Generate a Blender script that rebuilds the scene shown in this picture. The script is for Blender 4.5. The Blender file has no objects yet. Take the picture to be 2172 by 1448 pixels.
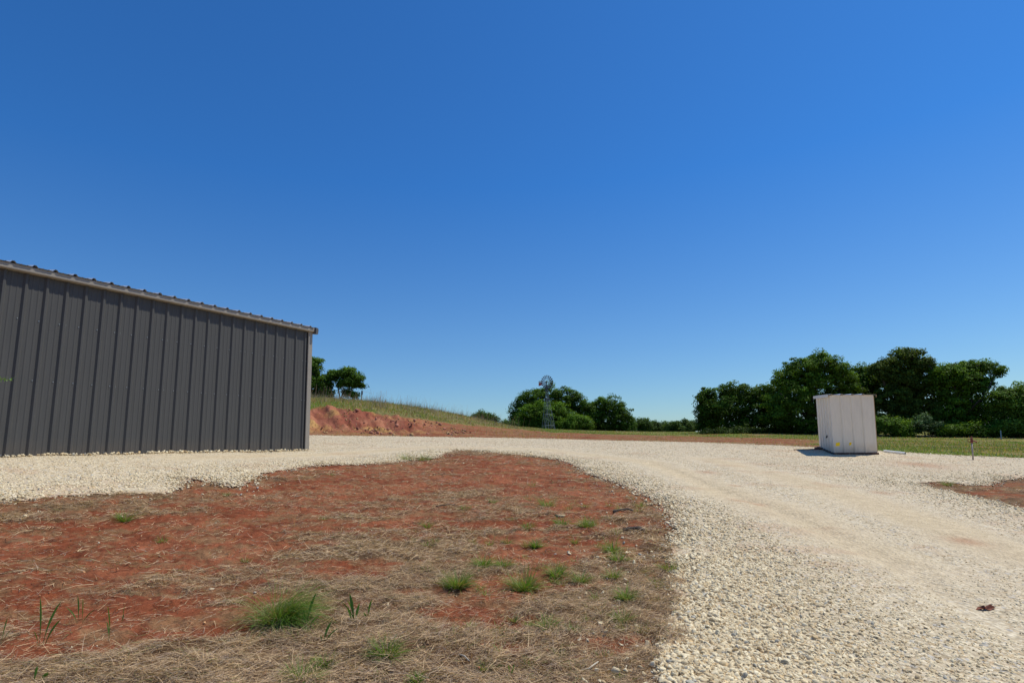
import bpy, math
import numpy as np
from mathutils import Matrix, Vector
rng = np.random.default_rng(7)
C = bpy.context.scene.collection
R_ = math.radians
CAMH = 1.4
# ------------------------------------------------------------------ camera
FPX = 1248.385
PITCH, ROLL = R_(10.0907), R_(1.6643)
cp, sp, cr, sr = math.cos(PITCH), math.sin(PITCH), math.cos(ROLL), math.sin(ROLL)
Rv = np.array([1., 0, 0]); Uv = np.array([0, -sp, cp]); Fv = np.array([0, cp, sp])
Xs = cr * Rv - sr * Uv; Ys = sr * Rv + cr * Uv
cam_pos = np.array([0, 0, CAMH])
cd = bpy.data.cameras.new("camera"); cam = bpy.data.objects.new("camera", cd); C.objects.link(cam)
cd.sensor_width = 36; cd.lens = FPX / 2172 * 36; cd.clip_start = .05; cd.clip_end = 9000
M4 = Matrix.Identity(4)
for i in range(3):
    M4[i][0] = Xs[i]; M4[i][1] = Ys[i]; M4[i][2] = -Fv[i]; M4[i][3] = cam_pos[i]
cam.matrix_world = M4
bpy.context.scene.camera = cam

def at(px, py, d):
    "world point on the sight line of a photo position at depth d (metres)"
    return cam_pos + Fv * d + Xs * (px - 1086) / FPX * d - Ys * (py - 724) / FPX * d

# ------------------------------------------------------------------ helpers
def setp(o, label=None, cat=None, group=None, kind=None):
    if label: o['label'] = label
    if cat: o['category'] = cat
    if group: o['group'] = group
    if kind: o['kind'] = kind
    return o

def empty(name, loc=(0, 0, 0), rz=0, label=None, cat=None, group=None):
    o = bpy.data.objects.new(name, None); C.objects.link(o)
    o.location = loc; o.rotation_euler = (0, 0, rz); o.empty_display_size = .1
    return setp(o, label, cat, group)

def mesh_np(name, V, F, mat, parent=None, smooth=False, attrs=None):
    V = np.ascontiguousarray(V, dtype=np.float32); F = np.asarray(F, dtype=np.int32)
    me = bpy.data.meshes.new(name)
    n, k = F.shape
    me.vertices.add(len(V)); me.vertices.foreach_set('co', V.ravel())
    me.loops.add(n * k); me.loops.foreach_set('vertex_index', F.ravel())
    me.polygons.add(n)
    me.polygons.foreach_set('loop_start', np.arange(0, n * k, k, dtype=np.int32))
    if smooth: me.polygons.foreach_set('use_smooth', np.ones(n, dtype=bool))
    me.update(calc_edges=True)
    if attrs:
        for an, av in attrs.items():
            av = np.asarray(av, dtype=np.float32)
            if av.ndim == 2:
                a = me.attributes.new(an, 'FLOAT_COLOR', 'POINT')
                if av.shape[1] == 3: av = np.concatenate([av, np.ones((len(av), 1), np.float32)], 1)
                a.data.foreach_set('color', np.ascontiguousarray(av).ravel())
            else:
                a = me.attributes.new(an, 'FLOAT', 'POINT'); a.data.foreach_set('value', av)
    if mat: me.materials.append(mat)
    o = bpy.data.objects.new(name, me); C.objects.link(o)
    if parent: o.parent = parent
    return o

class MB:
    "collects boxes, prisms and tubes into one mesh"
    def __init__(s): s.v = []; s.f = []
    def add(s, vs, fs):
        b = len(s.v); s.v += [tuple(map(float, v)) for v in vs]; s.f += [tuple(b + i for i in f) for f in fs]; return s
    def box(s, c, d, M=None):
        x, y, z = [q / 2 for q in d]
        vs = [Vector((c[0] + i * x, c[1] + j * y, c[2] + k * z)) for i in (-1, 1) for j in (-1, 1) for k in (-1, 1)]
        if M is not None: vs = [M @ v for v in vs]
        return s.add(vs, [(0, 1, 3, 2), (4, 6, 7, 5), (0, 4, 5, 1), (2, 3, 7, 6), (0, 2, 6, 4), (1, 5, 7, 3)])
    def tube(s, pts, rad, seg=8, cap=True):
        pts = [Vector(p) for p in pts]; n = len(pts)
        if not hasattr(rad, '__len__'): rad = [rad] * n
        rings = []; up = None
        for i, p in enumerate(pts):
            t = (pts[min(i + 1, n - 1)] - pts[max(i - 1, 0)]).normalized()
            if up is None: up = Vector((0, 0, 1)) if abs(t.z) < .9 else Vector((1, 0, 0))
            a = t.cross(up).normalized(); b = t.cross(a).normalized(); up = a.cross(t).normalized() if False else up
            rings.append([p + (a * math.cos(q) + b * math.sin(q)) * rad[i] for q in [2 * math.pi * k / seg for k in range(seg)]])
        vs = [v for r in rings for v in r]; fs = []
        for i in range(n - 1):
            for k in range(seg):
                fs.append((i * seg + k, i * seg + (k + 1) % seg, (i + 1) * seg + (k + 1) % seg, (i + 1) * seg + k))
        if cap: fs += [tuple(range(seg))[::-1], tuple((n - 1) * seg + k for k in range(seg))]
        return s.add(vs, fs)
    def extrude(s, prof, p0, ax, n, ln):
        "profile (a,b) list in plane of axes ax,n; extruded along ln vector (open strip)"
        p0, ax, n, ln = map(Vector, (p0, ax, n, ln)); m = len(prof)
        vs = [p0 + ax * a + n * b for a, b in prof] + [p0 + ax * a + n * b + ln for a, b in prof]
        return s.add(vs, [(i, i + 1, m + i + 1, m + i) for i in range(m - 1)])
    def build(s, name, mat, parent=None, smooth=False, bevel=0):
        me = bpy.data.meshes.new(name); me.from_pydata(s.v, [], s.f); me.update()
        if smooth: me.polygons.foreach_set('use_smooth', [True] * len(me.polygons))
        me.materials.append(mat)
        o = bpy.data.objects.new(name, me); C.objects.link(o)
        if parent: o.parent = parent
        if bevel:
            m = o.modifiers.new('bevel', 'BEVEL'); m.width = bevel; m.segments = 2; m.limit_method = 'ANGLE'
        return o

# ---- numpy noise
def _h(ix, iy, seed):
    n = (ix.astype(np.int64) * 374761393 + iy.astype(np.int64) * 668265263 + seed * 974634777) & 0xffffffff
    n = ((n ^ (n >> 13)) * 1274126177) & 0xffffffff
    n = ((n ^ (n >> 16)) * 2246822519) & 0xffffffff
    return ((n ^ (n >> 15)) & 0xffffff) / float(0xffffff)
def vn(x, y, seed=0):
    x = np.asarray(x, float); y = np.asarray(y, float)
    ix = np.floor(x); iy = np.floor(y); fx = x - ix; fy = y - iy
    fx = fx * fx * (3 - 2 * fx); fy = fy * fy * (3 - 2 * fy)
    a = _h(ix, iy, seed); b = _h(ix + 1, iy, seed); c = _h(ix, iy + 1, seed); d = _h(ix + 1, iy + 1, seed)
    return (a + (b - a) * fx) * (1 - fy) + (c + (d - c) * fx) * fy
def fbm(x, y, o=4, seed=0, g=.5):
    s = 0; a = 1; t = 0
    for i in range(o):
        s = s + a * vn(x * 2 ** i + 17.3 * i, y * 2 ** i - 9.1 * i, seed + i); t += a; a *= g
    return s / t
def sst(a, b, x):
    t = np.clip((x - a) / (b - a), 0, 1); return t * t * (3 - 2 * t)

# ------------------------------------------------------------------ materials
def newmat(name):
    m = bpy.data.materials.new(name); m.use_nodes = True
    nt = m.node_tree; b = nt.nodes['Principled BSDF']; return m, nt, b
def N(nt, t, **kw):
    n = nt.nodes.new(t)
    for k, v in kw.items():
        if k in n.inputs: n.inputs[k].default_value = v
        else: setattr(n, k, v)
    return n
def mixc(nt, fac, a, b, mode='MIX'):
    n = nt.nodes.new('ShaderNodeMix'); n.data_type = 'RGBA'; n.blend_type = mode; n.clamp_factor = True
    for s, v in ((0, fac), (6, a), (7, b)):
        if hasattr(v, 'is_output') or hasattr(v, 'links'): nt.links.new(v, n.inputs[s])
        elif s == 0: n.inputs[0].default_value = v
        else: n.inputs[s].default_value = (*v, 1) if len(v) == 3 else v
    return n.outputs[2]
def mapr(nt, v, a, b, c=0., d=1.):
    n = nt.nodes.new('ShaderNodeMapRange'); nt.links.new(v, n.inputs[0])
    for i, q in enumerate((a, b, c, d)): n.inputs[i + 1].default_value = q
    return n.outputs[0]
def noise(nt, vec, scale, detail=4, rough=.6):
    n = N(nt, 'ShaderNodeTexNoise'); n.inputs['Scale'].default_value = scale
    n.inputs['Detail'].default_value = detail; n.inputs['Roughness'].default_value = rough
    if vec is not None: nt.links.new(vec, n.inputs['Vector'])
    return n.outputs['Fac']
def bump(nt, h, strength, dist, b, nrm=None):
    n = N(nt, 'ShaderNodeBump'); n.inputs['Strength'].default_value = strength; n.inputs['Distance'].default_value = dist
    nt.links.new(h, n.inputs['Height'])
    if nrm: nt.links.new(nrm, n.inputs['Normal'])
    if b: nt.links.new(n.outputs[0], b.inputs['Normal'])
    return n.outputs[0]
def objco(nt): return N(nt, 'ShaderNodeTexCoord').outputs['Object']

def plain(name, col, rough=.6, metal=0, var=.12, scale=6, spec=.4, bmp=0):
    m, nt, b = newmat(name); co = objco(nt)
    f = noise(nt, co, scale, 5)
    c = mixc(nt, mapr(nt, f, .3, .7), [q * (1 - var) for q in col], [min(1, q * (1 + var)) for q in col])
    nt.links.new(c, b.inputs['Base Color']); b.inputs['Roughness'].default_value = rough
    b.inputs['Metallic'].default_value = metal; b.inputs['Specular IOR Level'].default_value = spec
    if bmp: bump(nt, noise(nt, co, scale * 8, 3), .4, bmp, b)
    return m

def ground_mat():
    m, nt, b = newmat('soil')
    col = N(nt, 'ShaderNodeAttribute', attribute_name='Col').outputs['Color']
    co = objco(nt)
    n1 = noise(nt, co, 14, 6, .7); n2 = noise(nt, co, 90, 4, .7); n3 = noise(nt, co, 2.2, 5, .6)
    c = mixc(nt, 1., col, mixc(nt, mapr(nt, n1, .3, .7), (.7, .7, .7), (1.28, 1.25, 1.2)), 'MULTIPLY')
    c = mixc(nt, 1., c, mixc(nt, mapr(nt, n2, .3, .7), (.72, .70, .68), (1.25, 1.25, 1.25)), 'MULTIPLY')
    c = mixc(nt, 1., c, mixc(nt, mapr(nt, n3, .3, .7), (.85, .83, .8), (1.12, 1.14, 1.16)), 'MULTIPLY')
    nt.links.new(c, b.inputs['Base Color']); b.inputs['Roughness'].default_value = .95
    b.inputs['Specular IOR Level'].default_value = .1
    q = bump(nt, n1, .8, .03, None); bump(nt, n2, .7, .008, b, q)
    return m

def gravel_mat():
    m, nt, b = newmat('crushed_limestone')
    co = objco(nt); fine = N(nt, 'ShaderNodeAttribute', attribute_name='Fine').outputs['Fac']
    warp = N(nt, 'ShaderNodeTexNoise'); warp.inputs['Scale'].default_value = 30; nt.links.new(co, warp.inputs['Vector'])
    add = N(nt, 'ShaderNodeVectorMath', operation='MULTIPLY_ADD'); nt.links.new(warp.outputs['Color'], add.inputs[0])
    add.inputs[1].default_value = (.012, .012, .012); nt.links.new(co, add.inputs[2])
    v = N(nt, 'ShaderNodeTexVoronoi', feature='F1'); v.inputs['Scale'].default_value = 30; nt.links.new(add.outputs[0], v.inputs['Vector'])
    v2 = N(nt, 'ShaderNodeTexVoronoi', feature='F1'); v2.inputs['Scale'].default_value = 85; nt.links.new(add.outputs[0], v2.inputs['Vector'])
    sep = N(nt, 'ShaderNodeSeparateColor'); nt.links.new(v.outputs['Color'], sep.inputs[0])
    sep2 = N(nt, 'ShaderNodeSeparateColor'); nt.links.new(v2.outputs['Color'], sep2.inputs[0])
    base = mixc(nt, sep.outputs[0], (.54, .44, .285), (.84, .735, .54))
    base = mixc(nt, mapr(nt, sep.outputs[1], .9, .92), base, (.42, .43, .44))
    base = mixc(nt, mapr(nt, sep.outputs[2], .86, .9), base, (.52, .37, .20))
    small = mixc(nt, sep2.outputs[0], (.54, .44, .285), (.77, .66, .47))
    dark = mixc(nt, mapr(nt, v.outputs['Distance'], .45, .8), (1, 1, 1), (.5, .45, .38))
    base = mixc(nt, 1., base, dark, 'MULTIPLY')
    c = mixc(nt, mapr(nt, fine, .15, .85, .35, .95), base, small)
    c = mixc(nt, mapr(nt, fine, .45, .95, 0, .55), c, (.56, .43, .25))
    n3 = noise(nt, co, .9, 5, .65)
    c = mixc(nt, mapr(nt, n3, .42, .72, 0, .45), c, (.58, .46, .31))
    n4 = noise(nt, co, 9, 5, .7)
    c = mixc(nt, 1., c, mixc(nt, mapr(nt, n4, .3, .7), (.80, .78, .76), (1.12, 1.12, 1.12)), 'MULTIPLY')
    # specks of dark gaps between far stones
    n5 = noise(nt, co, 46, 3, .8)
    c = mixc(nt, mapr(nt, n5, .60, .70, 0, .55), c, (.27, .20, .13))
    red = N(nt, 'ShaderNodeAttribute', attribute_name='Dirt').outputs['Fac']
    c = mixc(nt, red, c, (.40, .19, .10))
    nt.links.new(c, b.inputs['Base Color']); b.inputs['Roughness'].default_value = .9
    b.inputs['Specular IOR Level'].default_value = .15
    inv = N(nt, 'ShaderNodeMath', operation='SUBTRACT'); inv.inputs[0].default_value = 1; nt.links.new(v.outputs['Distance'], inv.inputs[1])
    q = bump(nt, inv.outputs[0], .7, .02, None); bump(nt, n4, .5, .03, b, q)
    return m

def attr_mat(name, rough=.9, spec=.15, nscale=0, transl=0, bmp=0):
    m, nt, b = newmat(name)
    c = N(nt, 'ShaderNodeAttribute', attribute_name='Col').outputs['Color']
    if nscale:
        co = objco(nt); f = noise(nt, co, nscale, 4, .7)
        c = mixc(nt, 1., c, mixc(nt, mapr(nt, f, .3, .7), (.78, .76, .72), (1.15, 1.15, 1.15)), 'MULTIPLY')
        if bmp: bump(nt, f, .6, bmp, b)
    nt.links.new(c, b.inputs['Base Color']); b.inputs['Roughness'].default_value = rough
    b.inputs['Specular IOR Level'].default_value = spec
    if transl:
        tr = N(nt, 'ShaderNodeBsdfTranslucent'); cc = mixc(nt, 1., c, (1.5, 1.35, .5), 'MULTIPLY'); nt.links.new(cc, tr.inputs[0])
        mx = N(nt, 'ShaderNodeMixShader'); mx.inputs[0].default_value = transl
        out = nt.nodes['Material Output']
        nt.links.new(b.outputs[0], mx.inputs[1]); nt.links.new(tr.outputs[0], mx.inputs[2]); nt.links.new(mx.outputs[0], out.inputs[0])
    return m

def panel_mat(name, col, rough=.45, streak=.12, dusty=(.4, .3, .2), dust_h=.5, base_z=0., spec=.35):
    m, nt, b = newmat(name); co = objco(nt)
    mp = N(nt, 'ShaderNodeMapping'); mp.inputs['Scale'].default_value = (5, 5, .5); nt.links.new(co, mp.inputs[0])
    f = noise(nt, mp.outputs[0], 2.5, 5, .65)
    c = mixc(nt, mapr(nt, f, .3, .7), [q * (1 - streak) for q in col], [q * (1 + streak) for q in col])
    sx = N(nt, 'ShaderNodeSeparateXYZ'); nt.links.new(co, sx.inputs[0])
    d = mapr(nt, sx.outputs[2], base_z + dust_h, base_z, 0, 1)
    f2 = noise(nt, co, 3, 4, .7)
    mul = N(nt, 'ShaderNodeMath', operation='MULTIPLY'); nt.links.new(d, mul.inputs[0]); nt.links.new(mapr(nt, f2, .25, .75, .1, .8), mul.inputs[1])
    c = mixc(nt, mul.outputs[0], c, dusty)
    nt.links.new(c, b.inputs['Base Color']); b.inputs['Roughness'].default_value = rough; b.inputs['Specular IOR Level'].default_value = spec
    bump(nt, noise(nt, co, 1.3, 2, .5), .25, .01, b)
    return m

MAT = dict(
    soil=ground_mat(), gravel=gravel_mat(), stone=attr_mat('loose_stone', nscale=45, bmp=.004),
    straw=attr_mat('dry_straw', rough=.75, spec=.25, transl=.15), blade=attr_mat('green_blade', rough=.6, spec=.3, transl=.35),
    leaf=attr_mat('oak_leaf', rough=.6, spec=.12, transl=.30), bark=plain('bark', (.075, .06, .048), .9, bmp=.02, scale=3),
    barnwall=panel_mat('charcoal_panel', (.083, .081, .076), .5, .06, (.16, .125, .09), .40, .10, .16),
    trim=plain('stone_trim', (.30, .265, .215), .5, var=.06), darktrim=plain('dark_trim', (.10, .095, .09), .5),
    roofm=plain('galvanised_roof', (.62, .64, .66), .35, .3, var=.06), barnside=plain('barn_shell', (.12, .12, .125), .5),
    white=panel_mat('white_panel', (.80, .73, .61), .45, .05, (.58, .42, .26), .28, 0., .3),
    whitetrim=plain('white_trim', (.70, .67, .62), .45, var=.05), tantrim=plain('tan_trim', (.50, .34, .17), .6, var=.15),
    wood=plain('weathered_wood', (.13, .07, .045), .9, var=.3, scale=9, bmp=.01), rust=plain('rust', (.17, .055, .032), .85, var=.35, scale=30, bmp=.003),
    galv=plain('galvanised_steel', (.42, .42, .41), .45, .5, var=.12, scale=20), mill=plain('mill_steel', (.24, .27, .29), .6, .2, var=.1),
    milldark=plain('mill_dark', (.085, .095, .11), .55, .2), red=plain('red_paint', (.50, .06, .045), .6), wpaint=plain('white_paint', (.75, .75, .75), .6),
    yellow=plain('yellow_plastic', (1.0, .68, .006), .5, var=.08, scale=40), pvc=plain('pvc', (.72, .74, .76), .35, var=.04, scale=20),
    black=plain('black_plastic', (.02, .02, .02), .5), bluep=plain('faded_blue_paint', (.22, .32, .42), .7), pipered=plain('cast_iron_red', (.20, .045, .035), .7, var=.3, scale=40),
    pipe=plain('bare_pipe', (.40, .34, .29), .6, .2, var=.2, scale=25), twig=plain('green_twig', (.14, .16, .06), .7), deadwood=plain('dead_wood', (.10, .075, .055), .95, var=.4, scale=25, bmp=.006),
    pale=plain('pale_wood', (.48, .42, .32), .9, var=.2, scale=20, bmp=.004), deadleaf=plain('dead_leaf', (.22, .07, .035), .8, var=.3, scale=60))

# ------------------------------------------------------------------ terrain
def plane_z(x, y): return CAMH - 1.4 - .0588 * x + .0848 * y
def on_plane(px, py):
    d = at(px, py, 1) - cam_pos
    # cam + t*d : z = a + bx + cy
    t = (0 - CAMH + 1.4 - 1.4) / (d[2] + .0588 * d[0] - .0848 * d[1]) if False else (-1.4) / (d[2] + .0588 * d[0] - .0848 * d[1])
    return cam_pos + d * t
CP = []
for q in [(0, 1448), (1086, 1448), (2172, 1448), (0, 1250), (1086, 1250), (2172, 1250), (600, 1340), (1600, 1340),
          (0, 1110), (500, 1090), (1086, 1090), (1500, 1090), (2172, 1120), (1086, 1020), (1500, 1010), (700, 1030)]:
    CP.append(on_plane(*q))
for x, y in [(0, 0), (3, -1), (-3, -1), (8, 3), (-8, 3), (0, -8), (-12, -4), (12, -4), (20, 8)]:
    CP.append(np.array([x, y, plane_z(x, y) if y > -5 else plane_z(x, -5)]))
for q in [(-250, 985, 7.5), (0, 972, 9.4), (330, 963, 11.6), (655, 957, 15), (800, 938, 19), (980, 953, 16.5), (665, 924, 24), (980, 928, 26.5), (1200, 931, 29), (1480, 938, 26.5),
          (1730, 952, 19.6), (1768, 966, 16.8), (1860, 966, 16.8), (1738, 952, 18.6), (1860, 956, 20), (2172, 972, 18), (2063, 978, 17), (1420, 985, 13), (2060, 1040, 10.5),
          (600, 903, 27), (700, 905, 28), (800, 909, 28.5), (900, 913, 29), (1000, 917, 30), (1100, 921, 32), (1300, 926, 34),
          (600, 863, 31), (700, 866, 31), (760, 870, 31.3), (850, 882, 32), (900, 890, 33), (960, 899, 35), (1030, 906, 38), (1100, 911, 42),
          (600, 846, 37), (700, 848, 36), (800, 858, 37), (900, 871, 39), (1000, 887, 42), (1060, 899, 46), (1100, 909, 50),
          (700, 862, 58), (1000, 897, 60), (1163, 911.5, 101), (1240, 914, 100), (1345, 916, 115), (1480, 916, 70), (1300, 919, 60), (1600, 920, 50), (1800, 925, 48), (1600, 930, 34),
          (2172, 930, 46), (1950, 926, 48), (2000, 945, 28), (1300, 927.5, 45), (2500, 950, 40), (300, 850, 40), (-200, 850, 38), (-400, 930, 20), (100, 940, 18)]:
    CP.append(at(*q))
for x, y, z in [(0, 200, 3.5), (120, 160, 1), (-120, 160, 6), (200, 40, -1), (-120, 40, 5), (0, -60, -2.5), (90, -40, -3), (-90, -40, 0), (45, 70, .4)]:
    CP.append(np.array([x, y, z + CAMH]))
CP = np.array(CP)
def _U(r2): return np.where(r2 > 1e-12, .5 * r2 * np.log(np.maximum(r2, 1e-12)), 0)
_n = len(CP); _s = 20.
_P = CP[:, :2] / _s
_K = _U(((_P[:, None] - _P[None]) ** 2).sum(-1)) + np.eye(_n) * 2e-4
_Q = np.concatenate([np.ones((_n, 1)), _P], 1)
_A = np.block([[_K, _Q], [_Q.T, np.zeros((3, 3))]])
_w = np.linalg.solve(_A, np.concatenate([CP[:, 2], np.zeros(3)]))
def tps(x, y):
    x = np.asarray(x, float).ravel() / _s; y = np.asarray(y, float).ravel() / _s
    out = _w[_n] + _w[_n + 1] * x + _w[_n + 2] * y
    for i in range(_n):
        out = out + _w[i] * _U((x - _P[i, 0]) ** 2 + (y - _P[i, 1]) ** 2)
    return out
def terr(x, y):
    sh = np.shape(x); x = np.asarray(x, float).ravel(); y = np.asarray(y, float).ravel()
    r = np.hypot(x, y); k = np.minimum(1, 170 / np.maximum(r, 1e-6))
    z = tps(x * k, y * k); far = CAMH + 1.
    t = sst(170, 900, r)
    return (z * (1 - t) + far * t).reshape(sh)
_dd = np.geomspace(1.5, 260, 900)
def pix(px, py):
    "where the sight line of a photo position meets the terrain"
    P = at(px, py, 1) - cam_pos
    pts = cam_pos + P[None] * _dd[:, None]
    df = pts[:, 2] - terr(pts[:, 0], pts[:, 1])
    i = np.where(df < 0)[0]
    i = i[0] if len(i) else len(_dd) - 1
    a, b = _dd[max(i - 1, 0)], _dd[i]
    for _ in range(12):
        m = (a + b) / 2; q = cam_pos + P * m
        if q[2] < terr(q[0:1], q[1:2])[0]: b = m
        else: a = m
    q = cam_pos + P * ((a + b) / 2); return q
def pixs(L): return np.array([pix(*p)[:2] for p in L])
def poly_sd(x, y, poly):
    "signed distance, + inside"
    d = np.full(x.shape, 1e9); ins = np.zeros(x.shape, bool); n = len(poly)
    for i in range(n):
        ax, ay = poly[i]; bx, by = poly[(i + 1) % n]
        ex, ey = bx - ax, by - ay; L = ex * ex + ey * ey + 1e-12
        t = np.clip(((x - ax) * ex + (y - ay) * ey) / L, 0, 1)
        d = np.minimum(d, (x - ax - t * ex) ** 2 + (y - ay - t * ey) ** 2)
        c = ((ay > y) != (by > y)) & (x < (bx - ax) * (y - ay) / (by - ay + 1e-15) + ax)
        ins ^= c
    d = np.sqrt(d); return np.where(ins, d, -d)

back = pixs([(655, 924), (800, 925), (960, 928), (1100, 930), (1200, 932), (1300, 935), (1480, 939), (1600, 944), (1730, 950), (1860, 957), (1960, 963), (2172, 972)])
isl_l = pixs([(1, 1066), (60, 1062), (120, 1056), (200, 1050), (290, 1052), (350, 1049), (378, 1036), (407, 1019), (432, 1020), (455, 1027), (487, 1033), (509, 1034), (531, 1020),
              (553, 1005), (604, 997), (655, 990), (699, 988), (750, 986), (801, 984), (858, 979), (880, 972), (915, 974), (947, 962), (966, 956),
              (1000, 956), (1050, 962), (1100, 965), (1170, 973), (1215, 985), (1240, 1000), (1265, 1012), (1300, 1022), (1340, 1035), (1365, 1050), (1400, 1070), (1420, 1090), (1435, 1110),
              (1425, 1150), (1430, 1190), (1440, 1210), (1435, 1250), (1440, 1300), (1428, 1340), (1418, 1380), (1410, 1447)])
isl2 = pixs([(1945, 1025), (2000, 1023), (2060, 1030), (2090, 1032), (2130, 1020), (2171, 1013)])
isl2b = pixs([(2171, 1082), (2100, 1062), (2040, 1048), (1980, 1036)])
G_out = np.concatenate([[[-30., 6.], [-30, 26], [-14, 25]], back, [[24, 19], [30, 12], [30, -20], [.9, -20], [1.0, 0]], isl_l[::-1], [[-9, 6.0]]])
G_hole = np.concatenate([isl2, [[14, 13.5], [20, 8], [14, 7.8]], isl2b])
ISL = np.concatenate([isl_l, [[1.0, 0], [.9, -20], [-30, -20], [-30, 6], [-9, 6.0]]])
GREEN = np.concatenate([pixs([(600, 864), (655, 866), (760, 870), (850, 883), (900, 890), (960, 899), (1030, 904), (1100, 911), (1200, 917), (1350, 922), (1480, 925), (1600, 928), (1725, 933), (1742, 947), (1860, 957), (1960, 963), (2172, 972)]),
                        [[24, 19], [40, 15], [300, 0], [4000, 0], [4000, 4000], [-4000, 4000], [-4000, 20], [-60, 20], [-30, 30]]])
def grav_sd(x, y):
    s = np.minimum(poly_sd(x, y, G_out), -poly_sd(x, y, G_hole))
    return s
def edge_noise(x, y): return np.clip(np.hypot(x, y) / 9, .3, 1) * EN(x, y)
def EN(x, y): return .16 * (fbm(x * 3, y * 3, 4, 11) - .5) + .10 * (fbm(x * 14, y * 14, 3, 5) - .5)

# straw cover: hand-placed bare (-) and covered (+) areas from the photo, px py rx ry weight
BL = [(1150, 1190, .30, .45, -1), (1050, 1150, .5, .45, -.5), (1240, 1150, .5, .25, -.7), (775, 1205, .35, .16, -1), (990, 1310, .28, .18, -1), (940, 1260, .25, .12, -.7), (410, 1325, .26, .12, -1), (330, 1300, .3, .2, -.6),
      (200, 1180, .9, .4, -.8), (60, 1240, .5, .3, -.7), (420, 1150, .9, .4, -.7), (560, 1100, 1.4, .6, -.6), (300, 1130, .7, .4, -.5), (150, 1370, .3, .12, -.8), (90, 1330, .3, .1, -.6), (620, 1040, 2.2, .8, -.6), (850, 1060, 1.5, .8, .2),
      (1000, 1010, 2.2, 1.2, -.4), (1100, 985, 2, 1.5, -.5), (560, 1265, .3, .1, -.8), (1180, 1050, 1.4, .8, -.5), (1090, 1370, .12, .05, -.8), (1230, 1400, .1, .05, -.6), (1060, 1250, .2, .1, -.4), (730, 1150, .8, .4, .5), (900, 1190, .5, .3, .4),
      (1330, 1260, .5, .8, .6), (1400, 1150, .3, .9, .4), (700, 1400, 1.2, .25, .8), (1100, 1420, .9, .15, .5), (300, 1425, .7, .12, .5), (90, 1385, .35, .12, -.9), (300, 1355, .4, .12, -.7), (200, 1290, .5, .2, -.6), (30, 1290, .3, .15, -.5), (260, 1240, .6, .2, -.4), (1180, 1290, .5, .2, .6), (450, 1030, 1, .4, .4), (800, 1300, .5, .3, .6), (640, 1250, .2, .1, .4)]
BLW = [(pix(a, b)[:2], rx, ry, w) for a, b, rx, ry, w in BL]
def straw_mask(x, y):
    u = x * .92 + y * .39; v = -x * .39 + y * .92
    s = fbm(u * 1.1, v * 2.6, 5, 3, .65) * 1.4 + .75 * fbm(u * 4.5, v * 10, 4, 23, .65) - .80
    for (bx, by), rx, ry, w in BLW:
        s = s + .62 * w * np.exp(-(((x - bx) / (rx * 1.1)) ** 2 + ((y - by) / (ry * 1.2)) ** 2))
    return sst(.0, .50, s)

def micro(x, y):
    return ((fbm(x * 2.5, y * 2.5, 4, 51) - .5) * .05 + (fbm(x * 8, y * 8, 3, 52) - .5) * .045
            + (fbm(x * 30, y * 30, 2, 53) - .5) * .022)
# polar grid
ang_f = np.radians(np.arange(-58, 58.01, .11)); ang_b = np.radians(np.arange(60, 300.1, 4.))
ang = np.concatenate([ang_f, ang_b]); rad = np.concatenate([np.geomspace(1.1, 48, 640), np.geomspace(49.5, 5500, 110)])
TH, RR = np.meshgrid(ang, rad); GX = RR * np.sin(TH); GY = RR * np.cos(TH)
nr, na = GX.shape
GZ = terr(GX, GY)
sd = grav_sd(GX, GY) + edge_noise(GX, GY)
gr = poly_sd(GX, GY, GREEN) + (fbm(GX * .7, GY * .7, 4, 31) - .5) * 1.6
near = sst(60, 25, RR)
# bank gullies
slope_y = np.gradient(GZ, axis=0) / np.gradient(RR, axis=0)
bankm = sst(.16, .30, slope_y) * (RR > 22) * (RR < 40) * (GX < 2)
u_b = GX + .55 * (GY - 28)
gul = np.abs(fbm(u_b * 1.15, GY * .10, 4, 41, .6) - .5) * 3
rough_n = fbm(GX * 2.2, GY * 2.2, 5, 43, .6) - .5
soft = sst(.05, .30, slope_y) * (RR > 22) * (RR < 40) * (GX < 3)
GZ = GZ + soft * ((gul - .45) * .24 + rough_n * .55)
straw = straw_mask(GX, GY) * sst(30, 14, RR)
lump = micro(GX, GY)
GZ = GZ + lump * near * (sd < .3) + straw * .008 * near
def L3(*c): return np.array(c)
def lerp(a, b, t): return a + (b - a) * t[..., None]
n_a = fbm(GX * 1.3, GY * 1.3, 5, 61); n_b = fbm(GX * 7, GY * 7, 4, 62)
col = lerp(L3(.225, .064, .028), L3(.30, .105, .050), sst(.3, .7, n_a))
col = lerp(col, L3(.15, .043, .020), sst(.48, .70, n_b) * .7)
litter = sst(.46, .66, fbm(GX * 3.1 + GY * 1.2, GY * 8, 5, 64, .7)); col = lerp(col, L3(.25, .150, .075), litter * .7 * (RR < 30))
straw_shade = lerp(L3(.11, .068, .038), L3(.24, .165, .09), sst(.3, .7, n_b))  # brown litter, darkened to paint in the shadow under the straw
col = lerp(col, straw_shade, straw * .88)
# red strip behind the gravel has thin brown grass
strip = sst(24, 28, RR) * (1 - soft)
col = lerp(col, L3(.25, .155, .07), strip * sst(.36, .58, fbm(GX * .5, GY * 2, 4, 71)) * .8)
# bank
bk = lerp(L3(.29, .095, .055), L3(.41, .175, .10), sst(.3, .7, fbm(GX * 1.1, GY * 1.1, 4, 81)))
bk = lerp(bk, L3(.50, .30, .11), sst(.52, .66, fbm(GX * .45 + 3, GY * .8, 4, 83)) * .85)
bk = lerp(bk, L3(.20, .065, .045), sst(.45, .1, gul) * .65)
col = lerp(col, bk, soft)
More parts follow.
